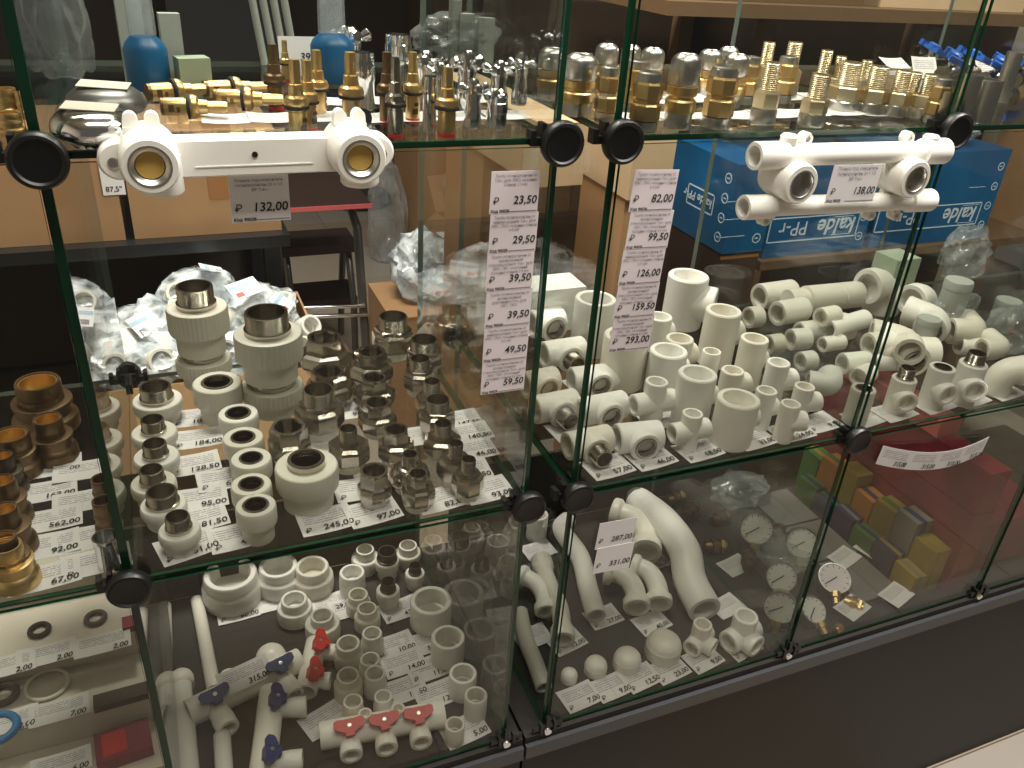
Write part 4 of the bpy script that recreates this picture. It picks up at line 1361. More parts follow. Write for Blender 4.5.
def corner_cross(label, px, py, r_px, arm_px, yaw):
    s = pxm(on(px, py, ZB + 0.02))
    r, a = r_px / s, arm_px / s
    p = on(px, py, ZB + r)
    t = thing('cross_fitting', label, 'pipe fitting', (p.x, p.y, ZB), yaw, 'crosses at the front')
    obj('body', arms_mesh('body', [((1, 0, 0), a, r, .72), ((-1, 0, 0), a, r, .72), ((0, -1, 0), a, r, .72), ((0, 0, 1), a * 1.3, r, .72)], 'pp_bright', r * 1.02), t, (0, 0, r + 0.0005))


corner_cross('small white four-way corner fitting beside the largest domed cap', 699, 640, 9.5, 17, 0.5)
corner_cross('larger white four-way corner fitting at the end of the front row', 741, 635, 12, 20, 0.25)


def bend(label, pts_px, r_px, mat='pp', ends=None, lift=None, group='bent bypass pipes', h=None):
    """bypass bend: smooth tube through the given points; middle rises from the deck"""
    s = pxm(on(*pts_px[len(pts_px) // 2], ZB + 0.02))
    r = r_px / s
    n = len(pts_px)
    base = []
    for i, q in enumerate(pts_px):
        zz = ZB + r * 1.2 + (h[i] if h else 0)
        q3 = on(q[0], q[1], zz)
        q3.y = min(max(q3.y, YF + 0.012 + r), YB - 0.012 - r * (1.5 if ends else 1.1))
        base.append(q3)
    # Catmull-Rom
    P = [base[0] * 2 - base[1]] + base + [base[-1] * 2 - base[-2]]
    pts = []
    for i in range(1, len(P) - 2):
        for k in range(6):
            t = k / 6
            a, b, c, d = P[i - 1], P[i], P[i + 1], P[i + 2]
            pts.append(0.5 * ((2 * b) + (c - a) * t + (2 * a - 5 * b + 4 * c - d) * t * t + (3 * b - a - 3 * c + d) * t ** 3))
    pts.append(base[-1])
    m = sum(pts, Vector()) / len(pts)
    m.z = ZB
    N = len(pts)
    rr = [r] * N
    if ends:
        for i in range(N):
            if i <= 2 or i >= N - 3:
                rr[i] = r * ends
    return tag(obj('bypass_bend', MB().sweep([p - m for p in pts], rr, 22, 0.72, r * 1.2).mesh('bypass_bend', mat, 40), None, m), label, 'pipe fitting', group)


bend('longest thick bypass bend snaking down the middle of the deck', [(612, 470), (634, 495), (664, 522), (684, 550), (690, 580), (705, 610)], 15.5, h=[0, 0, .02, .02, .006, 0])
bend('thin cream bypass bend ending on the 27,00 tag', [(553, 500), (562, 530), (580, 557), (588, 588), (596, 616)], 9.5, h=[0, .006, .012, .006, 0])
bend('thin bypass bend lying against the side pane near the corner clip', [(520, 612), (526, 640), (536, 665), (544, 688)], 8.5, h=[0, .004, .004, 0])
bend('socketed bypass bend half hidden by the hanging two-price tag', [(613, 512), (632, 518), (645, 533), (646, 552)], 11.5, 'pp_bright', 1.32, h=[.01, .012, .012, .012])
bend('socketed bypass bend on the dark deck, one of a pair, nearer the thin bend', [(604, 571), (622, 575), (634, 588), (637, 608)], 10, 'pp_bright', 1.32, h=[.012, .012, .01, .004])
bend('socketed bypass bend of the pair, nearer the thick bend', [(632, 566), (648, 572), (657, 586), (659, 604)], 10, 'pp_bright', 1.32, h=[.012, .012, .01, .004])
bend('small socketed bypass bend seen through the side pane', [(520, 575), (534, 582), (543, 594), (546, 612)], 8.5, 'pp_bright', 1.32, h=[.012, .012, .01, .004])
bend('cream bypass bend with socket end on the 12,00 tag', [(541, 560), (549, 585), (560, 610), (563, 640)], 9, 'pp', 1.3, h=[.006, .012, .01, .004])
p, s = rim_at(538, 514, ZB, .05)
tag(obj('coupling', coupling(10.5 / s, 7.5 / s, .05), None, p), 'white sleeve standing at the rear beside the thin cream bend', 'pipe fitting')
for x, y, pr, ro, lab in [(580, 699, '7,00', .12, 'price tag 7,00 before the smallest domed cap'), (612, 690, '9,00', .12, 'price tag 9,00 before the second smallest cap'), (641, 681, '12,50', .15, 'price tag before the second largest cap'),
                          (673, 676, '23,00', .15, 'price tag 23,00 before the largest domed cap'), (706, 664, '9,50', .18, 'price tag 9,50 before the small corner fitting'), (748, 656, '14,00', .2, 'price tag 14,00 before the larger corner fitting'),
                          (603, 618, '27,00', .1, 'price tag 27,00 under the thin cream bend'), (651, 624, '40,00', .15, 'price tag 40,00 before the pair of socketed bends'), (566, 642, '12,00', .2, 'price tag 12,00 under the socketed cream bend'),
                          (652, 562, '36,00', .1, 'price tag under the socketed bend behind the hanging tag'), (726, 607, '', .2, 'tag beside the lower end of the longest bend'), (538, 551, '', .1, 'tag before the standing sleeve at the rear'), (532, 638, '', .1, 'tag under the thin bend at the side pane'),
                          (735, 566, '', .2, 'tag among the gauges near the longest bend')]:
    shelf_tag(x, y, ZB, pr, lab, ro, 0.056, 0.040)
# hanging tag with two prices on the bottom front pane
t = glass_tag((600, 521), (632, 546), None, '287,00', 'upper tag 287,00 of the pair hanging on the bottom pane', YF - 0.001, .05, None, 'paper', False)
t = glass_tag((597.5, 546), (629.5, 570), None, '331,00', 'lower tag 331,00 of the pair hanging on the bottom pane', YF - 0.0018, .05, None, 'paper', False)


# ------------------------------------------------------------------ gauges
def gauge(label, px, py, r_px, yaw, tilt, z0=0.0, face='dial_white'):
    s = pxm(on(px, py, ZB + 0.05))
    r = r_px / s
    p = on(px, py, ZB + r + z0 + 0.012)
    t = thing('pressure_gauge', label, 'gauge', (p.x, p.y, p.z - r), (tilt, 0, yaw), 'gauges on the bottom deck')
    M_ = Matrix.Translation((0, 0, r)) @ Matrix.Rotation(PI / 2, 4, 'X')
    obj('housing', MB().lathe([(0, -0.018), (r * 0.92, -0.018), (r, -0.014), (r, 0.006), (r * 0.97, 0.008), (r * 0.92, 0.008), (r * 0.92, 0.0055), (0, 0.0055)], 32, M_).mesh('housing', 'steel', 30), t)
    d = obj('dial', MB().lathe([(0, 0.0056), (r * 0.92, 0.0056), (r * 0.92, 0.0062), (0, 0.0062)], 30, M_).mesh('dial', face, 30), t)
    nd = MB().box(-0.0008, 0.0008, -r * 0.18, r * 0.75, 0.0066, 0.0074)
    o = obj('needle', nd.mesh('needle', 'ink', 0), d, (0, 0, r), (PI / 2, -2.2, 0))
    tk = MB()
    for i in range(11):
        a = math.radians(225 - 27 * i)
        tk.cbox((r * 0.78, 0, 0.0065), (r * 0.14, 0.0009, 0.0004), Matrix.Rotation(a, 4, 'Z'))
    k = obj('scale_marks', tk.mesh('scale_marks', 'ink', 0), d, (0, 0, r), (PI / 2, 0, 0))
    k['kind'] = 'stuff'
    obj('stem', MB().lathe([(0, -0.016), (0.006, -0.016), (0.006, -0.006), (0.009, -0.005), (0.009, 0.004), (0, 0.004)], 8).mesh('stem', 'brass', 30), t, (0, -0.004, 0))
    return t


gauge('pressure gauge with a square mark on its dial, rearmost of the gauges', 757, 531, 16.5, -0.55, -0.45, 0.006)
gauge('clear-rimmed gauge beside the divider pane, behind the others', 803, 546, 16, -0.6, -0.6)
gauge('yellowish clear-rimmed gauge in the middle of the gauges', 783, 581, 16, -0.5, -0.7)
gauge('front gauge leaning near the corner fitting', 780, 610, 16.5, -0.75, -0.45)
gauge('pink-dialled gauge lying beyond the divider pane', 839, 583, 17, -0.5, -1.1, 0.0, 'paper_lilac')
gauge('white gauge lying beyond the divider near the corner clip', 822, 614, 15, 0.1, -1.0)
for i, (x, y, yaw, L, lab) in enumerate([(690, 512, .6, .05, 'dull brass valve body at the rear of the bottom deck'), (715, 548, -.3, .04, 'brass fitting with rod beside the longest bend'), (748, 562, .9, .045, 'ribbed brass fitting under the rear gauge'),
                                         (720, 520, .2, .04, 'brass nipple behind the gauges'), (775, 535, .5, .05, 'brass valve between two gauges'), (853, 606, -.9, .03, 'small bright brass valve on a tag beyond the divider'), (838, 628, .3, .016, 'tiny brass nut near the plinth edge'),
                                         (675, 500, .1, .04, 'wide dull brass ring at the rear')]):
    p = on(x, y, ZB + 0.01)
    t = thing('brass_fitting', lab, 'pipe fitting', (p.x, p.y, ZB), yaw, 'brass fittings by the gauges')
    r = 0.012 if L > .02 else .007
    M_ = Matrix.Translation((0, 0, r * 1.15)) @ align((1, 0, 0))
    m = 'brass' if i in (5, 6) else 'brass_dark'
    obj('body', MB().lathe([(0, -L / 2), (r * .8, -L / 2), (r * .85, -L * .2), (r * 1.1, -L * .18), (r * 1.1, L * .1), (r * .7, L * .14), (r * .75, L / 2), (r * .5, L / 2), (0, L * .3)], 12, M_).mesh('body', m, 30), t)
    obj('nut', MB().lathe([(r * .7, L * .2), (r * 1.12, L * .2), (r * 1.15, L * .22), (r * 1.15, L * .36), (r * 1.1, L * .38), (r * .7, L * .38)], 6, M_).mesh('nut', m, 20), t)
crumple('clear plastic wrap over the fittings behind the gauges', 'clear_bag', on(735, 500, ZB + 0.0005), (.16, .12, .07), 'smoke_film', 3)
crumple('clear plastic sleeve around the yellowish gauges', 'clear_bag', on(778, 560, ZB + 0.0005), (.12, .14, .05), 'smoke_film', 5)


# ------------------------------------------------------------------ second bay, bottom deck: coloured boxes
def carton_box(label, name, c, size, rz, mat, cat='box', group=None, bands=(), tilt=0.0):
    t = thing(name, label, cat, c, (tilt, 0, rz), group)
    w, d, h = size
    obj('carton', MB().box(-w / 2, w / 2, -d / 2, d / 2, 0.0005, h).mesh('carton', mat, 0), t)
    for (ax, lo, hi, m) in bands:      # printed bands wrapped around the faces, lo/hi along the width
        obj('printed_band', MB().box(-w / 2 + w * lo, -w / 2 + w * hi, -d / 2 - 0.0006, d / 2 + 0.0006, 0.0008, h + 0.0006).mesh('printed_band', m, 0), t)
    return t


for i in range(3):
    carton_box(['red cardboard box at the bottom of the red stack', 'red cardboard box in the middle of the red stack', 'top red cardboard box with a clear window'][i], 'red_box', (1.1635, 0.862, ZB + 0.0003 + 0.082 * i), (.046, .36, .0805), 0.0, 'red_box', 'box', 'red boxes in the second bay', bands=[])
carton_box('orange-pink box lying on top of the red stack', 'pink_box', (1.160, 0.90, ZB + 0.2475), (.05, .22, .03), 0.0, 'pink_box', 'box')
cols = ['yellow_pack', 'navy_pack', 'green_pack', 'navy_pack', 'yellow_pack', 'green_pack']
for i in range(7):
    y = 0.715 + i * 0.047
    m = ['yellow_pack', 'grey_box', 'yellow_pack', 'orange_pack', 'yellow_pack', 'orange_pack', 'green_pack'][i]
    nm = ['yellow', 'grey and green', 'pale yellow', 'brown-orange', 'yellow-brown', 'orange', 'green'][i]
    carton_box('%s packet, %s from the front in the row against the red boxes' % (nm, ORD[i]), 'tube_packet', (1.117, y, ZB + 0.0005), (.036, .044, .088 + 0.012 * ((i * 2) % 3)), 0.04 * ((i % 3) - 1), m, 'packet', 'coloured packets', bands=[(0, .3, .6, cols[i % 6])])
for i in range(6):
    y = 0.712 + i * 0.05
    carton_box('low %s packet, %s from the front along the grey boards' % (['yellow', 'dark blue', 'green', 'blue', 'dark blue striped', 'green striped'][i], ORD[i]), 'small_packet', (1.082, y, ZB + 0.0005), (.026, .046, .045 + .006 * (i % 2)), 0.05 * ((i % 3) - 1), ['yellow_pack', 'navy_pack', 'green_pack', 'navy_pack', 'navy_pack', 'green_pack'][i], 'packet', 'low packets', bands=[(0, .35, .65, ['grey_box', 'yellow_pack', 'navy_pack', 'grey_box', 'green_pack', 'navy_pack'][i])])
for i, (y0, y1) in enumerate([(0.70, 0.80), (0.805, 0.90), (0.905, 1.0)]):
    tag(obj('grey_board', MB().box(0.97, 1.06, y0, y1, ZB + 0.0005, ZB + 0.012).mesh('grey_board', 'grey_box', 0)), ['flat grey board nearest the front in the second bay', 'flat grey board second from the front', 'flat grey board at the rear of the second bay'][i], 'board', 'flat grey boards')
for x, y, lab in [(868, 527, 'small tag lying by the dark blue packet'), (870, 548, 'small tag lying before the dark blue packet'), (908, 607, 'small tag at the front edge of the second bay'), (863, 620, 'small tag under the bright brass valve'), (898, 502, 'small tag among yellow packets'), (844, 558, 'tag beside the pink-dialled gauge')]:
    shelf_tag(x, y, ZB + 0.0125, '', lab, 0.3, 0.056, 0.038)
carton_box('red flat box in the third bay seen past the far clamp', 'red_box', (1.31, 0.86, ZB), (.17, .30, .10), 0.02, 'red_box', 'box')
# long banner of four tags hanging on the front glass of the second bay
t = thing('tag_strip', 'curved white strip of four price labels hanging below the second bay shelf', 'price tag', (0, 0, 0))
P0, P1 = atY(884, 446, YF - 0.004), atY(990, 437, YF - 0.004)
nseg = 16
vs, fs = [], []
for i in range(nseg + 1):
    u = i / nseg
    q = P0.lerp(P1, u)
    dip = -0.012 * 4 * u * (1 - u)
    yy = YF - 0.003 - 0.010 * math.sin(PI * u)
    vs += [(q.x, yy, q.z + dip), (q.x - 0.003, yy, q.z + dip - 0.029)]
k = len(vs)
vs += [(x, y + 0.0004, z) for x, y, z in vs]
for i in range(nseg):
    a = 2 * i
    fs += [(a, a + 1, a + 3, a + 2), (k + a, k + a + 2, k + a + 3, k + a + 1), (a, a + 2, k + a + 2, k + a), (a + 1, k + a + 1, k + a + 3, a + 3)]
fs += [(0, k, k + 1, 1), (2 * nseg, 2 * nseg + 1, k + 2 * nseg + 1, k + 2 * nseg)]
me = MB().add(vs, fs).mesh('strip', 'tag_paper', 60)
uvl = me.uv_layers.new(name='UVMap')
for po in me.polygons:
    cols_ = [(me.loops[li].vertex_index % k) // 2 for li in po.loop_indices]
    g_ = min(min(cols_) // 4, 3)
    for li, cc in zip(po.loop_indices, cols_):
        uvl.data[li].uv = (cc / 4 - g_, 1 - me.loops[li].vertex_index % 2)
obj('strip', me, t)
for i, pr in enumerate(['315,00', '315,00', '310,00', '315,00']):
    u = 0.10 + 0.245 * i
    q = P0.lerp(P1, u)
    dip = -0.012 * 4 * u * (1 - u)
    slope = math.atan2(P1.z - P0.z - 0.012 * 4 * (1 - 2 * u), P1.x - P0.x)
    obj('price_lettering', text_mesh(pr, 0.0095, 'ink', 0.12, 'LEFT', 0.0003), t, (q.x, YF - 0.0055 - 0.010 * math.sin(PI * (u + 0.06)), q.z + dip - 0.025), (PI / 2, -slope, 0))

# ------------------------------------------------------------------ top shelf of the plate case: valve cartridges
def cartridge(label, px, py_top, w_px, h, metal='brass', loc=None, rot=None, group='valve cartridges on the top shelf', seal='red_plastic'):
    if loc is None:
        p, s = rim_at(px, py_top, ZT, h)
    else:
        p, s = loc, pxm(loc)
    r = w_px / s / 2
    t = thing('valve_cartridge', label, 'valve cartridge', p, rot or (0, 0, px * 0.7), group)
    k = (metal,) + r4(r, h)
    obj('seal', cached(('cs', seal) + k, lambda: MB().lathe([(0, 0), (r * .72, 0), (r * .74, .0006), (r * .74, h * .05), (0, h * .05)], 24).mesh('seal', seal, 30)), t)

    def body():
        mb = MB()
        mb.lathe([(0, h * .05), (r * .70, h * .05), (r * .74, h * .07), (r * .74, h * .36), (r * .66, h * .365), (r * .66, h * .385), (r * .78, h * .39), (r * .95, h * .44), (r * 1.0, h * .46), (r * 1.0, h * .49), (r * .9, h * .54), (r * .62, h * .57), (r * .60, h * .60), (r * .56, h * .70), (r * .45, h * .71), (0, h * .71)], 28)
        return mb.mesh('body', metal, 30)
    b = obj('body', cached(('cb',) + k, body), t)
    obj('ring_seal', cached(('cr',) + k, lambda: MB().lathe([(r * .74, h * .385), (r * 1.0, h * .395), (r * 1.02, h * .415), (r * .98, h * .435), (r * .74, h * .43)], 26).mesh('ring_seal', 'black_rubber', 30)), t)
    obj('spindle', cached(('cp',) + k, lambda: MB().lathe([(0, h * .70), (r * .46, h * .70), (r * .46, h * .93), (r * .40, h), (0, h)], 20, ribs=(1, 2, r * .03)).mesh('spindle', metal, 24)), t)
    w = MB().box(-r * .30, r * .30, -r * .76, -r * .6, h * .12, h * .2).box(-r * .10, r * .34, -r * .765, -r * .6, h * .24, h * .29)
    obj('port_slot', cached(('cw',) + k, lambda: w.mesh('port_slot', 'brass_dark', 0)), b)
    return t


CT = [(297, 62, 25, .060, 'brass', 'bright brass cartridge at the front beside the notched lug'), (306, 60, 22, .055, 'brass', 'brass cartridge just behind the front one'), (316, 50, 22, .055, 'brass', 'brass cartridge third back behind the front one'),
      (272, 44, 22, .055, 'brass_dark', 'dark brass cartridge standing behind the lying ones'), (284, 40, 12, .04, 'brass', 'small brass spindle at the rear of the cartridges'), (350, 52, 26, .060, 'brass', 'stout brass cartridge behind the rubber washer'),
      (387, 52, 22, .058, 'brass_dark', 'dark brass cartridge behind the grey one'), (400, 60, 22, .062, 'nickel', 'cartridge with grey metal foot and red seal'), (413, 52, 20, .058, 'brass', 'brass cartridge beside the grey-footed one'), (452, 69, 25, .055, 'brass', 'brass cartridge with red seal nearest the case joint')]
for x, y, w, h, m, lab in CT:
    cartridge(lab, x, y, w, h, m)
for i, (x, y, yaw, L, w, lab) in enumerate([(180, 104, .3, .055, 24, 'brass cartridge lying on its side near the chrome dish'), (196, 120, -.1, .052, 24, 'brass cartridge lying in front of its twin'), (238, 100, .2, .06, 22, 'brass cartridge lying with its ribbed end out'),
                                            (250, 112, -.2, .058, 24, 'brass cartridge lying at the front behind the plate')]):
    p = on(x, y, ZT)
    s = pxm(p)
    r = w / s / 2
    cartridge(lab, x, y, w, L, 'brass', Vector((p.x - L / 2 * math.cos(yaw), p.y - L / 2 * math.sin(yaw), ZT + r * 1.02 + 0.0005)), (0, PI / 2, yaw), seal='brass_dark')
# chrome dishes
for i, (x, y, w, h, m, lab) in enumerate([(90, 108, 80, .026, 'chrome', 'squat shiny chrome dish with a paper slip on top'), (104, 86, 76, .026, 'grey_metal', 'dull dark dish with a paper behind the chrome one')]):
    p, s = rim_at(x, y, ZT, h)
    r = w / s / 2
    t = thing('chrome_dish', lab, 'tap part', p, 0, 'dishes on the top shelf')
    obj('shell', MB().lathe([(0, 0), (r * .55, 0), (r * .62, h * .12), (r * .92, h * .3), (r, h * .45), (r, h * .55), (r * .93, h * .75), (r * .7, h * .95), (r * .3, h), (0, h)], 40).mesh('shell', m, 35), t)
    obj('paper_slip', MB().box(-r * .62, r * .62, -r * .4, r * .4, 0, .0005).mesh('paper_slip', 'paper_old', 0), t, (0, 0, h + .001), (.04, .05, -.15))
# black washer leaning behind the lug
p = on(364, 131, ZT)
tag(obj('rubber_washer', MB().lathe([(.0035, -.002), (.008, -.0025), (.0085, 0), (.008, .0025), (.0035, .002), (.003, 0), (.0035, -.002)], 24, Matrix.Translation((0, 0, .0085)) @ Matrix.Rotation(PI / 2 - .1, 4, 'X')).mesh('rubber_washer', 'black_rubber', 35), None, (p.x, p.y + .006, ZT + .0008)), 'black rubber washer standing on edge behind the notched lug', 'washer')
# blue-capped bottles
for i, (x, y, w, h, lab) in enumerate([(143, 36, 42, .052, 'blue plastic cap with clear tube on top, behind the chrome dish'), (332, 34, 44, .05, 'blue plastic cap behind the stout brass cartridge')]):
    p, s = rim_at(x, y, ZT, h)
    r = w / s / 2
    t = thing('blue_canister', lab, 'cap', p, 0, 'blue caps on the top shelf')
    obj('cap_body', MB().lathe([(0, 0), (r * .9, 0), (r, h * .08), (r, h * .78), (r * .86, h * .9), (r * .6, h), (0, h)], 30).mesh('cap_body', 'cap_blue', 35), t)
    obj('clear_tube', MB().lathe([(r * .55, h), (r * .62, h + .002), (r * .6, h + .045), (r * .5, h + .045), (r * .5, h + .002)], 24).mesh('clear_tube', 'clear_plastic', 35), t)
    obj('foot_ring', MB().lathe([(r * .92, 0), (r * 1.04, .0006), (r * 1.04, h * .09), (r * .92, h * .1)], 28).mesh('foot_ring', 'grey_metal', 35), t)
b = on(196, 98, ZT)
tag(obj('sage_packet', MB().box(-.014, .014, -.010, .010, .0005, .036).mesh('sage_packet', 'sage_box', 0), None, (b.x, b.y, ZT), (0, 0, .2)), 'small grey-green packet behind the lying cartridges', 'packet')
for i, (x, y, w, h) in enumerate([(140, 62, .022, .09), (180, 70, .018, .07), (305, 50, .05, .05)]):
    b = on(x, y + 30, ZT)
    if i == 2:
        o = tag(obj('price_card', MB().box(-.022, .022, -.0004, .0004, 0, .040).mesh('price_card', 'paper', 0), None, (b.x, b.y + .02, ZT + .0005), (-.15, 0, .0)), 'upright price card reading 392 behind the cartridges', 'price tag')
        obj('price_lettering', text_mesh('392', .011, 'ink', .15, 'RIGHT', .00015), o, (.016, -.0008, .016), (PI / 2, 0, 0))
    else:
        tag(obj('pale_packet', MB().box(-w / 2, w / 2, -.006, .006, .0005, h).mesh('pale_packet', 'pale_grey', 0), None, (b.x, b.y + .03, ZT), (0, 0, .1)), ['pale upright packet behind the blue cap with tube', 'pale slim packet beside the sage one'][i], 'packet')


# chrome tap handles and valves
def tap_handle(label, px, py, w_px, h, kind, group='chrome tap parts'):
    p, s = rim_at(px, py, ZT, h)
    r = w_px / s / 2
    t = thing('tap_handle', label, 'tap part', p, (0, 0, px), group)
    obj('hub', cached(('th', kind) + r4(r, h), lambda: MB().lathe([(0, 0), (r * .5, 0), (r * .55, h * .05), (r * .5, h * .4), (r * .42, h * .55), (r * .5, h * .65), (r * .4, h * .9), (r * .2, h), (0, h)], 24).mesh('hub', 'chrome', 35)), t)
    n = 4 if kind == 'cross' else 3
    for i in range(n):
        a = 2 * PI * i / n + .4
        obj('spoke', cached(('tsp',) + r4(r, h), lambda: MB().lathe([(0, 0), (r * .17, 0), (r * .16, r * .5), (r * .27, r * .75), (r * .30, r * .9), (r * .2, r), (0, r * 1.02)], 14).mesh('spoke', 'chrome', 35)), t, (0, 0, h * .72), (0, PI / 2 - .35, a))
    return t


TH = [(350, 26, 44, .055, 'chrome cross handle behind the blue cap'), (425, 50, 40, .05, 'chrome cross handle beside the brass cartridges'), (440, 62, 34, .045, 'chrome cross handle in front of its twin'), (468, 50, 40, .055, 'chrome handle at the rear near the case joint'),
      (474, 78, 34, .042, 'chrome handle beside the red-sealed cartridge'), (495, 88, 30, .034, 'low chrome handle at the front near the joint'), (500, 60, 36, .046, 'chrome handle close to the end pane'), (522, 52, 30, .05, 'chrome handle touching the end pane')]
for x, y, w, h, lab in TH:
    tap_handle(lab, x, y, w, h, 'cross')
for i, (x, y, w, h, lab) in enumerate([(499, 96, 18, .028, 'short chrome tube standing at the front near the joint'), (430, 76, 14, .045, 'chrome stem between the cartridges'), (398, 34, 26, .05, 'shiny chrome cup at the rear of the cartridges'), (362, 52, 24, .05, 'dark chrome ring tube behind the stout cartridge')]):
    p, s = rim_at(x, y, ZT, h)
    r = w / s / 2
    tag(obj('chrome_tube', MB().lathe([(0, 0), (r * .95, 0), (r, .001), (r, h * .5), (r * 1.06, h * .52), (r * 1.06, h * .8), (r, h * .82), (r * .98, h), (r * .75, h), (r * .72, h * .2), (0, h * .2)], 26).mesh('chrome_tube', 'chrome', 35), None, p), lab, 'tap part', 'chrome tubes')
crumple('crumpled clear bag behind the cartridges, near the end pane', 'clear_bag', on(455, 62, ZT + .0005), (.14, .10, .085), 'smoke_film', 12)
crumple('clear bag hanging over the rear corner by the side pane', 'clear_bag', on(72, 78, ZT + .0005), (.06, .06, .15), 'smoke_film', 13)
for i in range(7):
    shelf_tag(228 + i * 46, 121 - i * .6, ZT, '', 'white paper tag lining the cartridge shelf front, %s from the chrome dish' % ORD[i], .04 * (i % 3 - 1), .042, .036, 'tags lining the cartridge shelf')
for i in range(6):
    shelf_tag(262 + i * 42, 104 - i * .5, ZT, '', 'white paper tag in the second line under the cartridges, %s from the dish' % ORD[i], .04 * (i % 3 - 1), .042, .036, 'tags lining the cartridge shelf')
# neighbouring bay, top shelf: brass rings
for i, (x, y, w, h) in enumerate([(8, 112, 22, .016), (22, 92, 16, .02), (4, 88, 20, .022)]):
    p, s = rim_at(x, y, ZT, h)
    bushing(['brass ring at the edge of the top shelf beside the side glass', 'brass bushing behind the ring at the side glass', 'brass bushing at the picture edge on the top shelf'][i], p, w / s / 2, h, w / s / 2 * 1.15, 'brass', 'brass', 'brass pieces on the neighbouring top shelf')


# ------------------------------------------------------------------ top shelf of the manifold case: compression fittings
def compression(label, px, py, w_px, h, kind, group='compression fittings on the top shelf'):
    p, s = rim_at(px, py, ZT, h)
    r = w_px / s / 2
    t = thing('compression_fitting', label, 'pipe fitting', p, px * .3, group)
    k = (kind,) + r4(r, h)
    if kind == 'dome':
        obj('foot', cached(('cf',) + k, lambda: MB().lathe([(0, 0), (r * .84, 0), (r * .88, .001), (r * .9, h * .22), (0, h * .22)], 24).mesh('foot', 'steel', 35)), t)
        obj('nut', cached(('cn',) + k, lambda: MB().lathe([(r * .8, h * .21), (r * .96, h * .22), (r, h * .24), (r, h * .38), (r * .92, h * .405), (r * .82, h * .41), (r * .82, h * .45), (r * .92, h * .455), (r * .96, h * .47), (r * .96, h * .58), (r * .85, h * .6)], 24).mesh('nut', 'brass', 30)), t)
        obj('dome', cached(('cd',) + k, lambda: MB().lathe([(r * .8, h * .59), (r * .94, h * .6), (r, h * .63), (r, h * .84), (r * .95, h * .91), (r * .84, h * .96), (r * .62, h), (r * .55, h * .985), (r * .5, h * .93), (0, h * .93)], 24).mesh('dome', 'steel', 35)), t)
    elif kind == 'nipple':
        obj('foot', cached(('cf',) + k, lambda: MB().lathe([(0, 0), (r * .92, 0), (r, .001), (r, h * .22), (r * .94, h * .25), (0, h * .25)], 24).mesh('foot', 'steel', 35)), t)
        obj('nut', cached(('cn',) + k, lambda: MB().lathe([(r * .85, h * .24), (r * 1.0, h * .26), (r * 1.02, h * .3), (r * 1.02, h * .5), (r * .95, h * .53), (r * .6, h * .55)], 6).mesh('nut', 'brass_pale', 20)), t)
        obj('threaded_stem', cached(('cd',) + k, lambda: MB().lathe([(r * .6, h * .53)] + thread_prof(r * .62, h * .56, h, .0018, .75), 22).mesh('threaded_stem', 'brass_pale', 24)), t)
    else:
        obj('foot', cached(('cf',) + k, lambda: MB().lathe([(0, 0), (r * .9, 0), (r * .94, .001), (r * .94, h * .18), (0, h * .19)], 24).mesh('foot', 'steel', 35)), t)
        obj('nut', cached(('cn',) + k, lambda: MB().lathe([(r * .8, h * .18), (r, h * .2), (r, h * .45), (r * .88, h * .48), (r * .88, h * .54), (r, h * .57), (r, h * .8), (r * .9, h * .84), (r * .5, h * .84)], 8).mesh('nut', 'brass', 20)), t)
        obj('cap', cached(('cd',) + k, lambda: MB().lathe([(r * .5, h * .83), (r * .86, h * .84), (r * .88, h * .9), (r * .8, h * .98), (r * .6, h), (r * .5, h * .9), (0, h * .9)], 24).mesh('cap', 'steel', 35)), t)
    return t


rows = [  # px, py (top), width, height, kind
    (658, 74, 31, .052, 'coupl'), (688, 54, 32, .066, 'dome'), (726, 66, 32, .056, 'coupl'), (774, 62, 27, .058, 'nipple'), (822, 74, 27, .050, 'nipple'), (853, 62, 34, .052, 'nipple'), (881, 66, 30, .050, 'nipple'), (905, 70, 26, .048, 'nipple'),
    (582, 54, 34, .056, 'dome'), (611, 66, 25, .050, 'coupl'), (553, 48, 28, .05, 'dome'), (640, 60, 26, .05, 'coupl'),
    (654, 48, 24, .052, 'dome'), (712, 50, 24, .05, 'dome'), (738, 54, 26, .054, 'dome'), (752, 56, 22, .05, 'coupl'), (770, 42, 20, .055, 'nipple'), (796, 42, 24, .062, 'nipple'), (790, 56, 22, .05, 'coupl'), (828, 50, 20, .055, 'nipple'), (842, 56, 18, .05, 'nipple'),
    (868, 60, 18, .045, 'nipple'), (917, 72, 20, .046, 'nipple'), (932, 74, 22, .046, 'nipple'), (945, 78, 20, .046, 'coupl'), (608, 44, 24, .05, 'dome'), (632, 45, 20, .05, 'dome'), (730, 47, 20, .05, 'dome')]
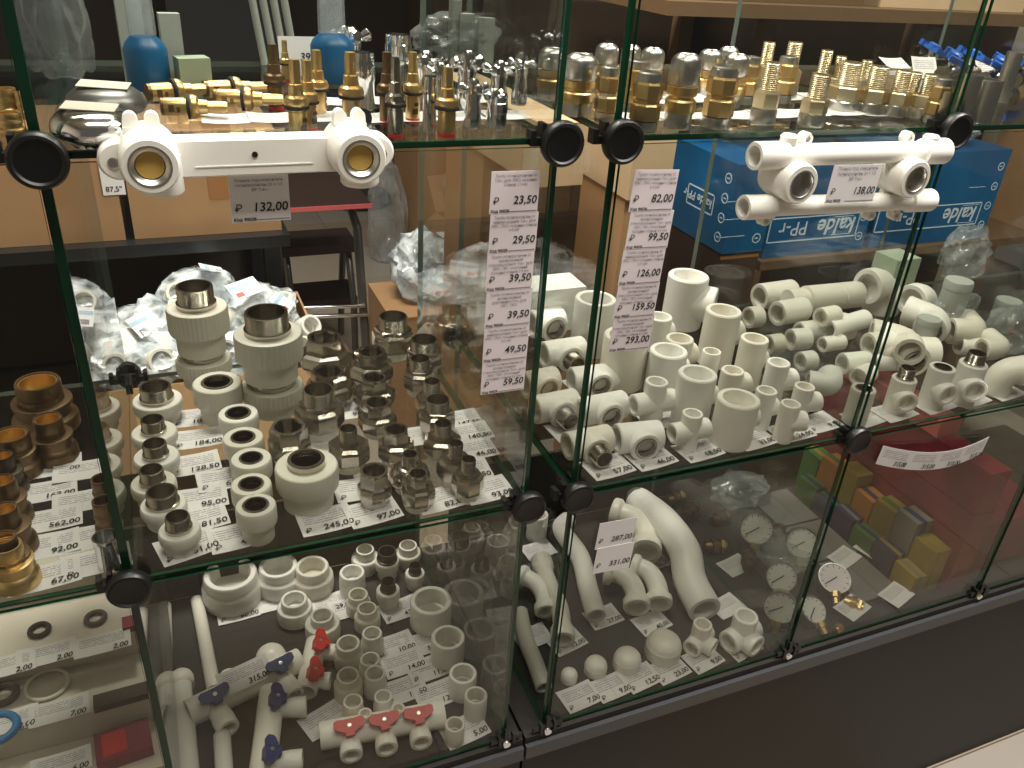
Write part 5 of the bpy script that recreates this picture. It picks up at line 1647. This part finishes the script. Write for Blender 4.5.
RLAB = ['brass coupling with pale cap first in the front row past the clamp', 'chrome-domed brass fitting second in the front row past the clamp', 'brass coupling third in the front row past the clamp', 'brass fitting with ribbed stem fourth in the front row', 'brass fitting with narrow ribbed stem above the manifold eyelet',
        'wide nickel nut with side stem behind the manifold price tag', 'brass nut with ribbed stem sixth in the front row', 'pale nut with brass rim last in the front row', 'chrome-topped brass fitting by the case joint', 'brass coupling with hazy cap between the two clamps', 'hazy domed fitting at the very end by the joint',
        'brass coupling with orange band behind the corner pane', 'chrome dome behind the first coupling', 'chrome dome behind the tall domed fitting', 'chrome dome glaring behind the third coupling', 'brass coupling with banded cap in the second row', 'thin ribbed brass stem in the rear row',
        'tall ribbed brass stem standing out in the rear row', 'brass coupling under the tall ribbed stem', 'ribbed brass stem behind the narrow-stemmed fitting', 'slim ribbed brass stem beside it in the second row', 'slim brass stem behind the wide nickel nut', 'thin nickel stem between the nuts and blue valves',
        'thin brass stem between the nuts and blue valves', 'small brass coupling close to the blue valves', 'chrome dome behind the hazy cap', 'chrome dome behind the corner pane', 'small chrome dome in the second row middle']
for (x, y, w, h, kd), lab in zip(rows, RLAB):
    compression(lab, x, y, w, h, kd)


def blue_valve(label, px, py, yaw, h=.040):
    p = on(px, py + 22, ZT)
    t = thing('ball_valve', label, 'valve', (p.x, p.y, ZT), yaw, 'valves with blue handles')
    M_ = Matrix.Translation((0, 0, .013)) @ align((1, 0, 0))
    obj('body', MB().lathe([(0, -.026), (.011, -.026), (.012, -.024), (.012, -.012), (.010, -.010), (.0135, -.004), (.0135, .006), (.010, .010), (.012, .012), (.012, .026), (.009, .026), (.008, .01), (0, .01)], 20, M_).mesh('body', 'nickel', 30), t)
    obj('valve_stem', MB().lathe([(0, .020), (.004, .020), (.004, .034), (0, .034)], 12).mesh('valve_stem', 'steel'), t)
    hd = MB().box(-.026, .026, -.006, .006, .0, .005).box(-.026, -.018, -.010, .010, .0, .008).box(.018, .026, -.010, .010, .0, .008).lathe([(0, 0), (.010, 0), (.010, .009), (.007, .011), (0, .011)], 16)
    obj('blue_handle', hd.mesh('blue_handle', 'valve_blue', 30), t, (0, 0, .033), (.35, -.15, .5))
    return t


for i, (x, y, yw) in enumerate([(945, 62, .4), (965, 60, 1.0), (990, 68, .2), (925, 52, .8), (1012, 66, .6)]):
    blue_valve(['nickel valve with blue handle beside the standing tag', 'nickel valve with blue handle between the two tags', 'nickel valve with blue handle beyond the far clamp', 'blue-handled valve at the rear behind the tag', 'blue-handled valve at the picture edge'][i], x, y, yw)
for i, (x, y, pt) in enumerate([(921, 78, .9), (984, 80, .9), (885, 66, .3)]):
    shelf_tag(x, y, ZT, '', ['white tag standing against the blue-handled valves', 'white tag leaning beyond the far clamp', 'white tag lying behind the nipple row'][i], -.2, .04, .034, pitch=pt)
for i in range(9):
    shelf_tag(640 + i * 33, 119 - i * .8, ZT, '', 'white paper tag along the fitting shelf front, %s from the corner clamp' % ORD[i], .03 * (i % 3 - 1), .047, .036, 'tags under the compression fittings')
for i in range(9):
    shelf_tag(628 + i * 31, 103 - i * .9, ZT, '', 'white paper tag in the second line of the fitting shelf, %s from the clamp' % ORD[i], .03 * (i % 3 - 1), .047, .036, 'tags under the compression fittings')
for i, (x, y, w, h, m) in enumerate([(990, 78, 20, .05, 'steel'), (988, 100, 22, .034, 'brass_pale'), (1003, 82, 26, .045, 'steel'), (1016, 52, 16, .06, 'steel')]):
    p, s = rim_at(x, y, ZT, h)
    r = w / s / 2
    tag(obj('metal_sleeve', MB().lathe([(0, 0), (r * .95, 0), (r, .001), (r, h - .002), (r * .95, h), (r * .75, h), (r * .72, h * .3), (0, h * .3)], 24).mesh('metal_sleeve', m, 35), None, p), ['steel sleeve just past the far clamp', 'low brass-toned sleeve just past the far clamp', 'shiny steel sleeve behind the leaning tag', 'thin steel sleeve at the picture edge'][i], 'pipe fitting', 'metal sleeves')


# ------------------------------------------------------------------ neighbouring bottom bay: sealing rings on cardboard steps
steps = [(0.72, .79, .06), (.79, .87, .10), (.87, .96, .14), (.96, 1.05, .18)]
for i, (y0, y1, dz) in enumerate(steps):
    tag(obj('card_step', MB().box(-.47, -.086, y0, y1 - .0005, ZB + .0005, ZB + dz).mesh('card_step', 'paper_old', 0)), ['lowest pale cardboard step at the front under the rings', 'second pale cardboard step under the rings', 'third pale cardboard step under the rings', 'highest pale cardboard step behind the rings'][i], 'cardboard', 'cardboard steps')


def step_hit(px, py):
    for y0, y1, dz in steps:
        p = on(px, py, ZB + dz)
        if y0 - .004 <= p.y <= y1:
            return p
        f = atY(px, py, y0)
        if ZB + dz - .04 <= f.z <= ZB + dz:
            return Vector((f.x, y0 + .006, ZB + dz))
    return on(px, py, ZB + .10)


def ring(label, px, py, ro_px, thick, mat):
    p = step_hit(px, py)
    r = ro_px / pxm(p)
    tk = thick / pxm(p)
    prof = []
    for i in range(9):
        a = 2 * PI * i / 8
        prof.append((r - tk / 2 + tk / 2 * math.cos(a), tk / 2 + .0006 + tk / 2 * math.sin(a)))
    tag(obj('sealing_ring', MB().lathe(prof, 36).mesh('sealing_ring', mat, 60), None, (p.x, p.y, p.z)), label, 'sealing ring', 'sealing rings on the cardboard steps')
    return p


ring('small black rubber ring on the upper step', 40, 632, 11, 5, 'black_rubber')
ring('small grey rubber ring on the upper step near the corner', 96, 620, 11, 5, 'grey_rubber')
ring('thin cream ring on the middle step', 48, 686, 21, 4, 'ring_white')
ring('dark brown ring cut by the picture edge', 3, 697, 16, 7, 'grey_rubber')
ring('blue plastic ring on the lowest step', 3, 750, 21, 8, 'ring_blue')
for x, y, pr, lab in [(47, 656, '2,00', 'price tag 2,00 under the black ring'), (103, 645, '2,00', 'price tag 2,00 under the small grey ring'), (6, 668, '2,00', 'price tag 2,00 at the picture edge'), (60, 712, '7,00', 'price tag 7,00 under the thin cream ring'), (8, 724, '2,00', 'price tag 2,00 under the dark brown ring'), (62, 766, '6,00', 'price tag 6,00 beside the blue ring')]:
    p = step_hit(x, y)
    q = on(x, y, p.z)
    o = tag(obj('price_tag', tag_mesh(.064, .030), None, (q.x, q.y, p.z + .0005), (0.12, 0, .05)), lab, 'price tag', 'tags under the sealing rings')
    o.location.z += .0025
    obj('price_lettering', text_mesh(pr, .010, 'ink', .2, 'RIGHT', .0002), o, (.028, -.014, .0022))
t = thing('red_packet', 'red plastic packet lying on the lowest cardboard step', 'packet', (-.128, .757, ZB + .0602), .1)
obj('pouch', MB().box(-.03, .03, -.022, .022, .0005, .018).mesh('pouch', 'red_box', 0), t)
obj('clear_window', MB().box(-.022, .004, -.016, .016, .0182, .0188).mesh('clear_window', 'red_plastic', 0), t)

for i, (x, y) in enumerate([(122, 700), (131, 634)]):
    q = step_hit(x, y)
    tag(obj('brown_card', MB().box(-.03 if i == 0 else -.008, .03 if i == 0 else .008, -.010, .010, .0005, .010).mesh('brown_card', 'wood_dark' if i == 0 else 'red_box', 0), None, (min(q.x, -.122 if i == 0 else -.098), q.y, q.z), (0, 0, .04)), ['dark brown card scrap on a step beside the 7,00 tag', 'small red card scrap on the upper step near the pane'][i], 'card')

# packets and rods at the rear of the cartridge shelf
for i, (x, y, w, h) in enumerate([(437, 52, .020, .060), (459, 54, .022, .056), (420, 48, .012, .075)]):
    b = on(x, y, ZT)
    tag(obj('pale_packet', MB().box(-w / 2, w / 2, -.006, .006, .0005, h).mesh('pale_packet', 'pale_grey', 0), None, (b.x, min(b.y, YB - .02), ZT), (0, 0, .1)), ['pale upright packet behind the chrome cross handles', 'pale upright packet nearest the end pane', 'thin pale packet behind the chrome cup'][i], 'packet', 'pale packets at the rear')
for i, x in enumerate([262, 272, 282, 292]):
    b = on(x, 62, ZT)
    tag(obj('thin_rod', MB().sweep([(0, 0, .0), (-.012, .004, .1), (-.03 + .004 * i, .01, .26)], .0042, 10, None).mesh('thin_rod', 'pale_grey', 40), None, (b.x, min(b.y, YB - .03), ZT + .001)), 'thin pale rod leaning behind the cartridges, %s of four' % ORD[i], 'rod', 'leaning rods')

# ------------------------------------------------------------------ behind the cases
def open_carton(label, c, size, rz, mat='cardboard', flaps=True, name='cardboard_box', group='cartons behind the cases', cat='box'):
    w, d, h = size
    t = thing(name, label, cat, c, rz, group)
    k = .004
    mb = MB().box(-w / 2, w / 2, -d / 2, d / 2, 0.0005, .005)
    obj('bottom', mb.mesh('bottom', mat, 0), t)
    obj('side', MB().box(-w / 2, w / 2, -d / 2, -d / 2 + k, .005, h).mesh('side', mat, 0), t)
    obj('side', MB().box(-w / 2, w / 2, d / 2 - k, d / 2, .005, h).mesh('side', mat, 0), t)
    obj('side', MB().box(-w / 2, -w / 2 + k, -d / 2 + k, d / 2 - k, .005, h).mesh('side', mat, 0), t)
    obj('side', MB().box(w / 2 - k, w / 2, -d / 2 + k, d / 2 - k, .005, h).mesh('side', mat, 0), t)
    f = min(w, d) * .4
    if flaps == 'front':
        obj('flap', MB().box(-w / 2, w / 2, -f, 0, 0, .003).mesh('flap', mat, 0), t, (0, -d / 2, h), (.9, 0, 0))
    elif flaps:
        obj('flap', MB().box(-w / 2, w / 2, -f, 0, 0, .003).mesh('flap', mat, 0), t, (0, -d / 2, h), (.9, 0, 0))
        obj('flap', MB().box(-f, 0, -d / 2, d / 2, 0, .003).mesh('flap', mat, 0), t, (-w / 2, 0, h), (0, -.7, 0))
        obj('flap', MB().box(-w / 2, w / 2, 0, f, 0, .003).mesh('flap', mat, 0), t, (0, d / 2, h), (.9, 0, 0))
    return t


def closed_carton(label, c, size, rz, mat='cardboard', tape=None, group='cartons behind the cases', name='cardboard_box'):
    w, d, h = size
    t = thing(name, label, 'box', c, rz, group)
    obj('carton', MB().box(-w / 2, w / 2, -d / 2, d / 2, 0.0005, h).mesh('carton', mat, 0), t)
    obj('lid_seam', MB().box(-w / 2, w / 2, -d / 2 - .0008, -d / 2 + .001, h * .985, h * .995).mesh('lid_seam', 'tape_brown', 0), t)
    if tape is not None:
        obj('tape', MB().box(-w / 2 + w * tape, -w / 2 + w * tape + .05, -d / 2 - .0008, d / 2 + .0008, h * .35, h + .0008).mesh('tape', 'tape_brown', 0), t)
    return t


# dark storage bench with the cartons (behind the plate case)
bench = thing('storage_bench', 'dark two-tier storage bench behind the plate case', 'bench', (0, 0, 0))
XB1 = .215
obj('upper_board', MB().box(-.75, XB1, 1.55, 2.0, .872, .895).mesh('upper_board', 'black_metal', 0), bench)
obj('lower_board', MB().box(-.75, XB1 + .06, 1.22, 2.0, .44, .47).mesh('lower_board', 'black_metal', 0), bench)
for x, y in ((-.73, 1.24), (XB1 + .04, 1.24), (-.73, 1.97), (XB1 + .04, 1.97)):
    obj('post', MB().box(x - .018, x + .018, y - .018, y + .018, 0, .44).mesh('post', 'black_metal', 0), bench)
for x, y in ((-.73, 1.97), (XB1 - .02, 1.97), (XB1 - .02, 1.69)):
    obj('post', MB().box(x - .016, x + .016, y - .016, y + .016, .47, .872).mesh('post', 'black_metal', 0), bench)
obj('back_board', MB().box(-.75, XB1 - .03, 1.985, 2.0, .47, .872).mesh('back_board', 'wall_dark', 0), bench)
closed_carton('brown carton on the bench behind the side glass', (-.22, 1.70, .895), (.30, .24, .20), .0, 'cardboard', .62)
closed_carton('brown carton with tape on the bench beside the tag 132,00', (.075, 1.70, .895), (.26, .24, .19), -.0, 'cardboard', .52)
closed_carton('brown carton at the picture edge on the bench', (-.56, 1.70, .895), (.34, .24, .21), .0, 'cardboard', .3)
lb = atY(112, 178, 1.5775)
o = tag(obj('paper_label', MB().box(-.018, .018, 0, .0006, -.03, .03).mesh('paper_label', 'paper', 0), None, (lb.x, 1.5775, lb.z)), 'small white label reading 87,5 on the brown carton', 'label')
obj('price_lettering', text_mesh('87,5"', .013, 'ink', 0, 'CENTER', .0002), o, (0, -.0006, -.024), (PI / 2, 0, 0))
# carton heaped with bagged fittings
open_carton('open carton heaped with bagged white fittings behind the ribbed adapters', (.045, 1.47, .47), (.38, .34, .27), .0, 'cardboard', 'front')
for i, (dx, dy, dz, sx, sy, sz) in enumerate([(-.08, 0, .245, .20, .24, .13), (.09, .02, .245, .20, .24, .14), (0, .06, .28, .20, .18, .13), (-.10, -.09, .24, .16, .14, .10), (.06, -.10, .24, .20, .14, .10)]):
    crumple(['clear bag of fittings heaped at the side nearest the green pane edge', 'clear bag of fittings heaped behind the largest adapter', 'clear bag with a knotted top in the middle of the heap', 'clear bag at the front edge of the heap', 'clear bag sagging over the carton front'][i], 'fittings_bag', (.045 + dx, 1.47 + dy, .47 + dz), (sx, sy, sz), 'bag_bright', 60 + i, 'bag', 'bags of fittings', 4, .14, 6)
rnd = random.Random(4)
for i in range(26):
    a = rnd.uniform(-.15, .17)
    b_ = rnd.uniform(-.13, .12)
    zz = .47 + .235 + .10 * (1 - (a / .2) ** 2) * (1 - (b_ / .2) ** 2) + rnd.uniform(-.02, .015)
    r = rnd.uniform(.015, .024)
    tag(obj('bagged_coupling', coupling(round(r, 3), round(r * .74, 3), .034), None, (.045 + a, 1.47 + b_, zz), (rnd.uniform(-1.4, 1.4), rnd.uniform(-1.2, 1.2), 0)), 'white coupling inside the heaped clear bags', 'pipe fitting', 'couplings inside the heaped bags')
for i, (a, b_, zz, rx) in enumerate([(-.03, -.06, .83, .5), (.07, -.03, .84, .4), (-.10, -.05, .80, .7), (.13, -.05, .815, .6), (.02, .03, .86, .3)]):
    t = thing('bag_leaflet', ['printed leaflet in the middle of the heap', 'printed leaflet near the largest adapter', 'printed leaflet near the side pane', 'printed leaflet at the far side of the heap', 'printed leaflet under the knot'][i], 'leaflet', (.045 + a, 1.47 + b_, zz), (rx, .1 * i - .2, .4 * i), 'leaflets in the bags')
    obj('sheet', MB().box(-.028, .028, -.02, .02, 0, .0008).mesh('sheet', 'paper', 0), t)
    obj('printed_band', MB().box(-.027, .027, .004, .012, .0008, .0012).mesh('printed_band', 'bag_print', 0), t)
    obj('printed_mark', MB().box(-.022, -.008, -.016, -.006, .0008, .0012).mesh('printed_mark', 'pink_box' if i % 2 else 'ink_grey', 0), t)

# step stool
st = thing('step_stool', 'brown two-step folding stool with grey metal frame', 'stool', (.465, 2.74, 0), .0)
for nm, y, z, w in (('top_step', .0, .43, .25), ('lower_step', -.0, .235, .24)):
    obj('step', MB().box(-w / 2, w / 2, y - .085, y + .085, z, z + .03).mesh('step', 'step_brown', 0), st)
for sx in (-1, 1):
    obj('front_leg', MB().sweep([(sx * .10, -.12, .012), (sx * .105, -.09, .24), (sx * .105, -.03, .40), (sx * .105, .0, .43)], .012, 10, None).mesh('front_leg', 'grey_metal', 40), st)
    obj('rear_leg', MB().sweep([(sx * .105, .16, .012), (sx * .105, .11, .24), (sx * .105, .05, .43)], .012, 10, None).mesh('rear_leg', 'grey_metal', 40), st)
# table with shiny rails before it
tb = thing('side_table', 'low table with a red-brown top and bent grey tube legs', 'table', (0, 0, 0))
tc_ = atY(372, 204, 2.2)
obj('table_top', MB().box(.05, tc_.x, 2.2, 2.6, tc_.z - .012, tc_.z).mesh('table_top', 'step_brown', 0), tb)
obj('edge_band', MB().box(.05, tc_.x, 2.196, 2.2, tc_.z - .010, tc_.z + .002).mesh('edge_band', 'pink_box', 0), tb)
zt_ = tc_.z - .013
for x in (tc_.x - .04, .12):
    obj('leg', MB().sweep([(x - .05, 2.35, zt_), (x, 2.30, zt_ - .02), (x + .015, 2.28, zt_ - .08), (x + .035, 2.24, .013)], .013, 12, None).mesh('leg', 'grey_metal', 40), tb)
for q in ((300, 363, 307), (300, 366, 316)):
    a, b = atY(q[0] - 20, q[2] + 1, 2.25), atY(q[1] + 2, q[2] - 1, 2.25)
    obj('rail', MB().sweep([a, a.lerp(b, .5), b], .006, 10, None).mesh('rail', 'chrome', 40), tb)
p = on(365, 215, 0)
tag(obj('black_sack', MB().lathe([(0, 0), (.16, 0), (.19, .03), (.16, .07), (.06, .09), (0, .09)], 20).mesh('black_sack', 'grey_coat', 40), None, (1.02, 4.55, 0)), 'flat black sack on the floor beyond the stool', 'bag')

# cartons and bags heaped on the floor behind the joint
open_carton('open carton with dark inside on top of the floor heap', (1.28, 3.05, 0.0), (.42, .40, .36), .1, 'cardboard')
open_carton('open carton filled with clear bags beside the tile floor', (1.13, 2.45, 0.0), (.40, .42, .36), -.05, 'cardboard')
closed_carton('brown carton at the far end of the heap', (1.25, 3.75, 0), (.36, .4, .55), .0, 'cardboard')
closed_carton('grey-teal box standing beside the heap behind the lilac tags', (1.47, 2.55, .0), (.20, .22, .66), .0, 'teal_box')
for i, (x, y, z, sx, sy, sz, m) in enumerate([(1.10, 2.36, .20, .34, .30, .26, 'bag_bright'), (1.02, 2.50, .18, .26, .26, .24, 'bag_bright'), (1.27, 2.30, .22, .26, .26, .28, 'bag_bright'), (.95, 3.25, 0.0, .20, .24, .30, 'clear_plastic'), (.95, 3.65, 0.0, .22, .24, .62, 'clear_plastic'), (.66, 2.13, .481, .24, .24, .26, 'bag_bright'), (1.2, 3.3, .36, .3, .3, .2, 'clear_plastic')]):
    crumple(['clear bag of fittings in the open carton, largest', 'clear bag at the near side of the open carton', 'clear bag behind the lilac tag column', 'white crumpled bag on the tile floor', 'tall white crumpled bag by the far carton', 'shiny clear bag on the tall carton behind the joint', 'clear wrap over the rear carton'][i], 'plastic_bag', (x, y, z), (sx, sy, sz), m, 80 + i, 'bag', 'plastic bags on the floor', 4, .13, 6)
for i in range(10):
    a, b_ = rnd.uniform(-.13, .15), rnd.uniform(-.16, .05)
    r = rnd.uniform(.022, .034)
    tag(obj('bagged_coupling', coupling(round(r, 3), round(r * .8, 3), .03), None, (1.12 + a, 2.40 + b_, .30 + rnd.uniform(-.03, .10)), (rnd.uniform(.4, 1.5), rnd.uniform(-1, 1), 0)), 'white ring fitting inside the floor carton bags', 'pipe fitting', 'ring fittings inside the floor bags')
closed_carton('tall brown carton on the floor behind the joint', (.66, 2.13, 0), (.26, .26, .48), .0, 'cardboard')
o = tag(obj('paper_sheet', MB().box(-.06, .06, -.04, .04, 0, .001).mesh('paper_sheet', 'paper', 0), None, (1.02, 2.9, .37), (.2, .1, .3)), 'loose white sheet on the carton heap', 'paper')

# ------------------------------------------------------------------ wooden rack behind the manifold case
XK0, XK1, YK = 0.95, 2.45, 1.50
rack = thing('wood_rack', 'brown wooden rack with dark back holding blue cartons', 'rack', (0, 0, 0))
zs = atY(825, 256, YK).z
zt2 = atY(800, 6, YK).z
obj('shelf_board', MB().box(XK0 + .36, XK1, YK, 1.95, zs - .022, zs).mesh('shelf_board', 'wood', 0), rack)
obj('shelf_board', MB().box(XK0, XK1, YK, 1.95, zt2 - .026, zt2).mesh('shelf_board', 'wood', 0), rack)
obj('shelf_board', MB().box(XK0 + .36, XK1, YK, 1.95, .20, .222).mesh('shelf_board', 'wood', 0), rack)
for x in (1.30, 2.10):
    obj('post', MB().box(x - .02, x + .02, 1.955, 1.995, 0, 1.75).mesh('post', 'wood', 0), rack)
    b_ = obj('post', MB().box(x - .018, x + .018, YK + .002, YK + .038, 0, zs - .023).mesh('post', 'wood', 0), rack)
obj('post', MB().box(1.44 - .016, 1.44 + .016, 1.80, 1.832, zs, zt2 - .027).mesh('post', 'wood', 0), rack)
obj('back_panel', MB().box(XK0, XK1 + .1, 1.996, 2.015, 0, 1.75).mesh('back_panel', 'wood_dark', 0), rack)


def blue_carton(label, x0, x1, y0, y1, z0, h, logo=True, side=False):
    w, d = x1 - x0, y1 - y0
    t = thing('blue_carton', label, 'box', ((x0 + x1) / 2, (y0 + y1) / 2, z0), 0, 'blue cartons on the rack')
    obj('carton', MB().box(-w / 2, w / 2, -d / 2, d / 2, .0005, h).mesh('carton', 'kalde_blue', 0), t)

    def frame(W, H, k=.003):
        return MB().box(-W / 2, W / 2, 0, .0006, H / 2 - k, H / 2).box(-W / 2, W / 2, 0, .0006, -H / 2, -H / 2 + k).box(-W / 2, -W / 2 + k, 0, .0006, -H / 2, H / 2).box(W / 2 - k, W / 2, 0, .0006, -H / 2, H / 2)
    if logo:
        W, H = (w * .88, .062)
        zc = h * .30
        f = obj('logo_frame', frame(W, H).mesh('logo_frame', 'print_pale', 0), t, (-w * .05, -d / 2 - .0008, zc))
        # printed upside down, as the carton stands on its head
        obj('logo_lettering', text_mesh('kalde', .056, 'print_pale', .15, 'LEFT', .0012), f, (W * .46, -.0006, .019), (PI / 2, PI, 0))
        obj('logo_lettering', text_mesh('PP-r', .050, 'print_pale', .0, 'LEFT', .0002), f, (-W * .08, -.0006, .018), (PI / 2, PI, 0))
    if side:
        W, H = (d * .42, .045)
        f = obj('logo_frame', frame(W, H).mesh('logo_frame', 'print_pale', 0), t, (-w / 2 - .0008, -d * .05, h * .46), (0, 0, -PI / 2))
        obj('logo_lettering', text_mesh('kalde PP-r', .026, 'print_pale', .1, 'LEFT', .0006), f, (W * .45, -.0006, .009), (PI / 2, PI, 0))
    for i in range(4):
        for j in range(1):
            r = .011
            Rm = Matrix.Rotation(PI / 2, 4, 'X')
            obj('round_symbol', cached('roundsym', lambda: MB().lathe([(r * .8, 0), (r, 0), (r, .0006), (r * .8, .0006), (r * .8, 0)], 20, Rm).box(-r * .4, r * .4, -.0006, 0, -.0012, .0012).mesh('round_symbol', 'print_pale', 0)), t, (w * .5 - .022, -d / 2, h * .16 + i * h * .22))
            if side:
                obj('round_symbol', CACHE['roundsym'], t, (-w / 2, -d / 2 + .025, h * .16 + i * h * .22), (0, 0, -PI / 2))
    for i in range(3):
        obj('printed_line', MB().box(-.03, .03, 0, .0006, 0, .0012).mesh('printed_line', 'print_pale', 0), t, (w * .5 - .085, -d / 2 - .0007, h * (.2 + .2 * i)))
    return t


xa, xb = atY(736, 220, 1.44).x, atY(765, 220, 1.44).x
zk = zs + .0003
blue_carton('blue carton turned with its printed side towards the tag column', 1.078, 1.182, 1.36, 1.60, .855, .19, False, True)
closed_carton('tall dark carton standing under the turned blue one', (1.13, 1.48, .0), (.10, .23, .854), 0, 'wood_dark')
blue_carton('blue carton with upside-down white lettering, middle of the rack shelf', 1.325, 1.640, YK + .02, 1.79, zk, .23)
blue_carton('blue carton under the far end of the manifold', 1.660, 2.07, YK + .02, 1.90, zk, .24)
a = atY(650, 150, 1.36)
closed_carton('pale tan carton standing close behind the shorter tag column', (.876, 1.46, .985), (.092, .20, .19), 0, 'cardboard_pale')
closed_carton('tan carton below, carrying the pale one', (.88, 1.47, .0), (.09, .19, .984), 0, 'cardboard')
closed_carton('long pale carton lying at the case joint with a white label', (.70, 1.70, 1.00), (.10, .55, .12), .05, 'cardboard_pale')
closed_carton('brown carton stack under the long pale one', (.70, 1.80, .0), (.10, .22, .998), .05, 'cardboard')
for i, (x, w, h) in enumerate([(1.75, .45, .12), (2.22, .40, .10), (1.25, .45, .09)]):
    closed_carton(['tan carton on the top board of the rack', 'reddish carton on the top board at the far end', 'flat carton on the top board above the domes'][i], (x, 1.7, zt2), (w, .3, h), 0, ['cardboard_pale', 'cardboard', 'wood'][i])
crumple('clear bag on the rack beside the far clamp', 'clear_bag', (1.93, 1.62, zk + .245), (.2, .2, .1), 'clear_plastic', 99)
closed_carton('slim brown carton standing beyond the blue cartons', (2.30, 1.62, zk), (.07, .2, .34), 0, 'cardboard')
crumple('clear bags sagging under the rack shelf', 'clear_bag', (1.62, 1.68, .2225), (.35, .3, .28), 'smoke_film', 98)
closed_carton('dark grey cabinet standing far behind the cartridges', (.45, 5.2, 0), (.6, .4, 1.7), 0, 'grey_coat')
closed_carton('brown cupboard far behind the joint', (1.75, 4.3, 0), (.9, .4, 1.8), 0, 'wood_dark')
# ceiling lamp housings
for i, (x, y) in enumerate([(.3, .12), (1.5, .5), (.15, 1.5)]):
    obj_ = tag(obj('ceiling_lamp', MB().box(-.62, .62, -.17, .17, 2.745, 2.99).mesh('ceiling_lamp', 'lamp_body', 0), None, (x, y, 0)), ['ceiling lamp housing over the aisle before the cases', 'ceiling lamp housing above the manifold case', 'ceiling lamp housing behind the cases'][i], 'lamp')
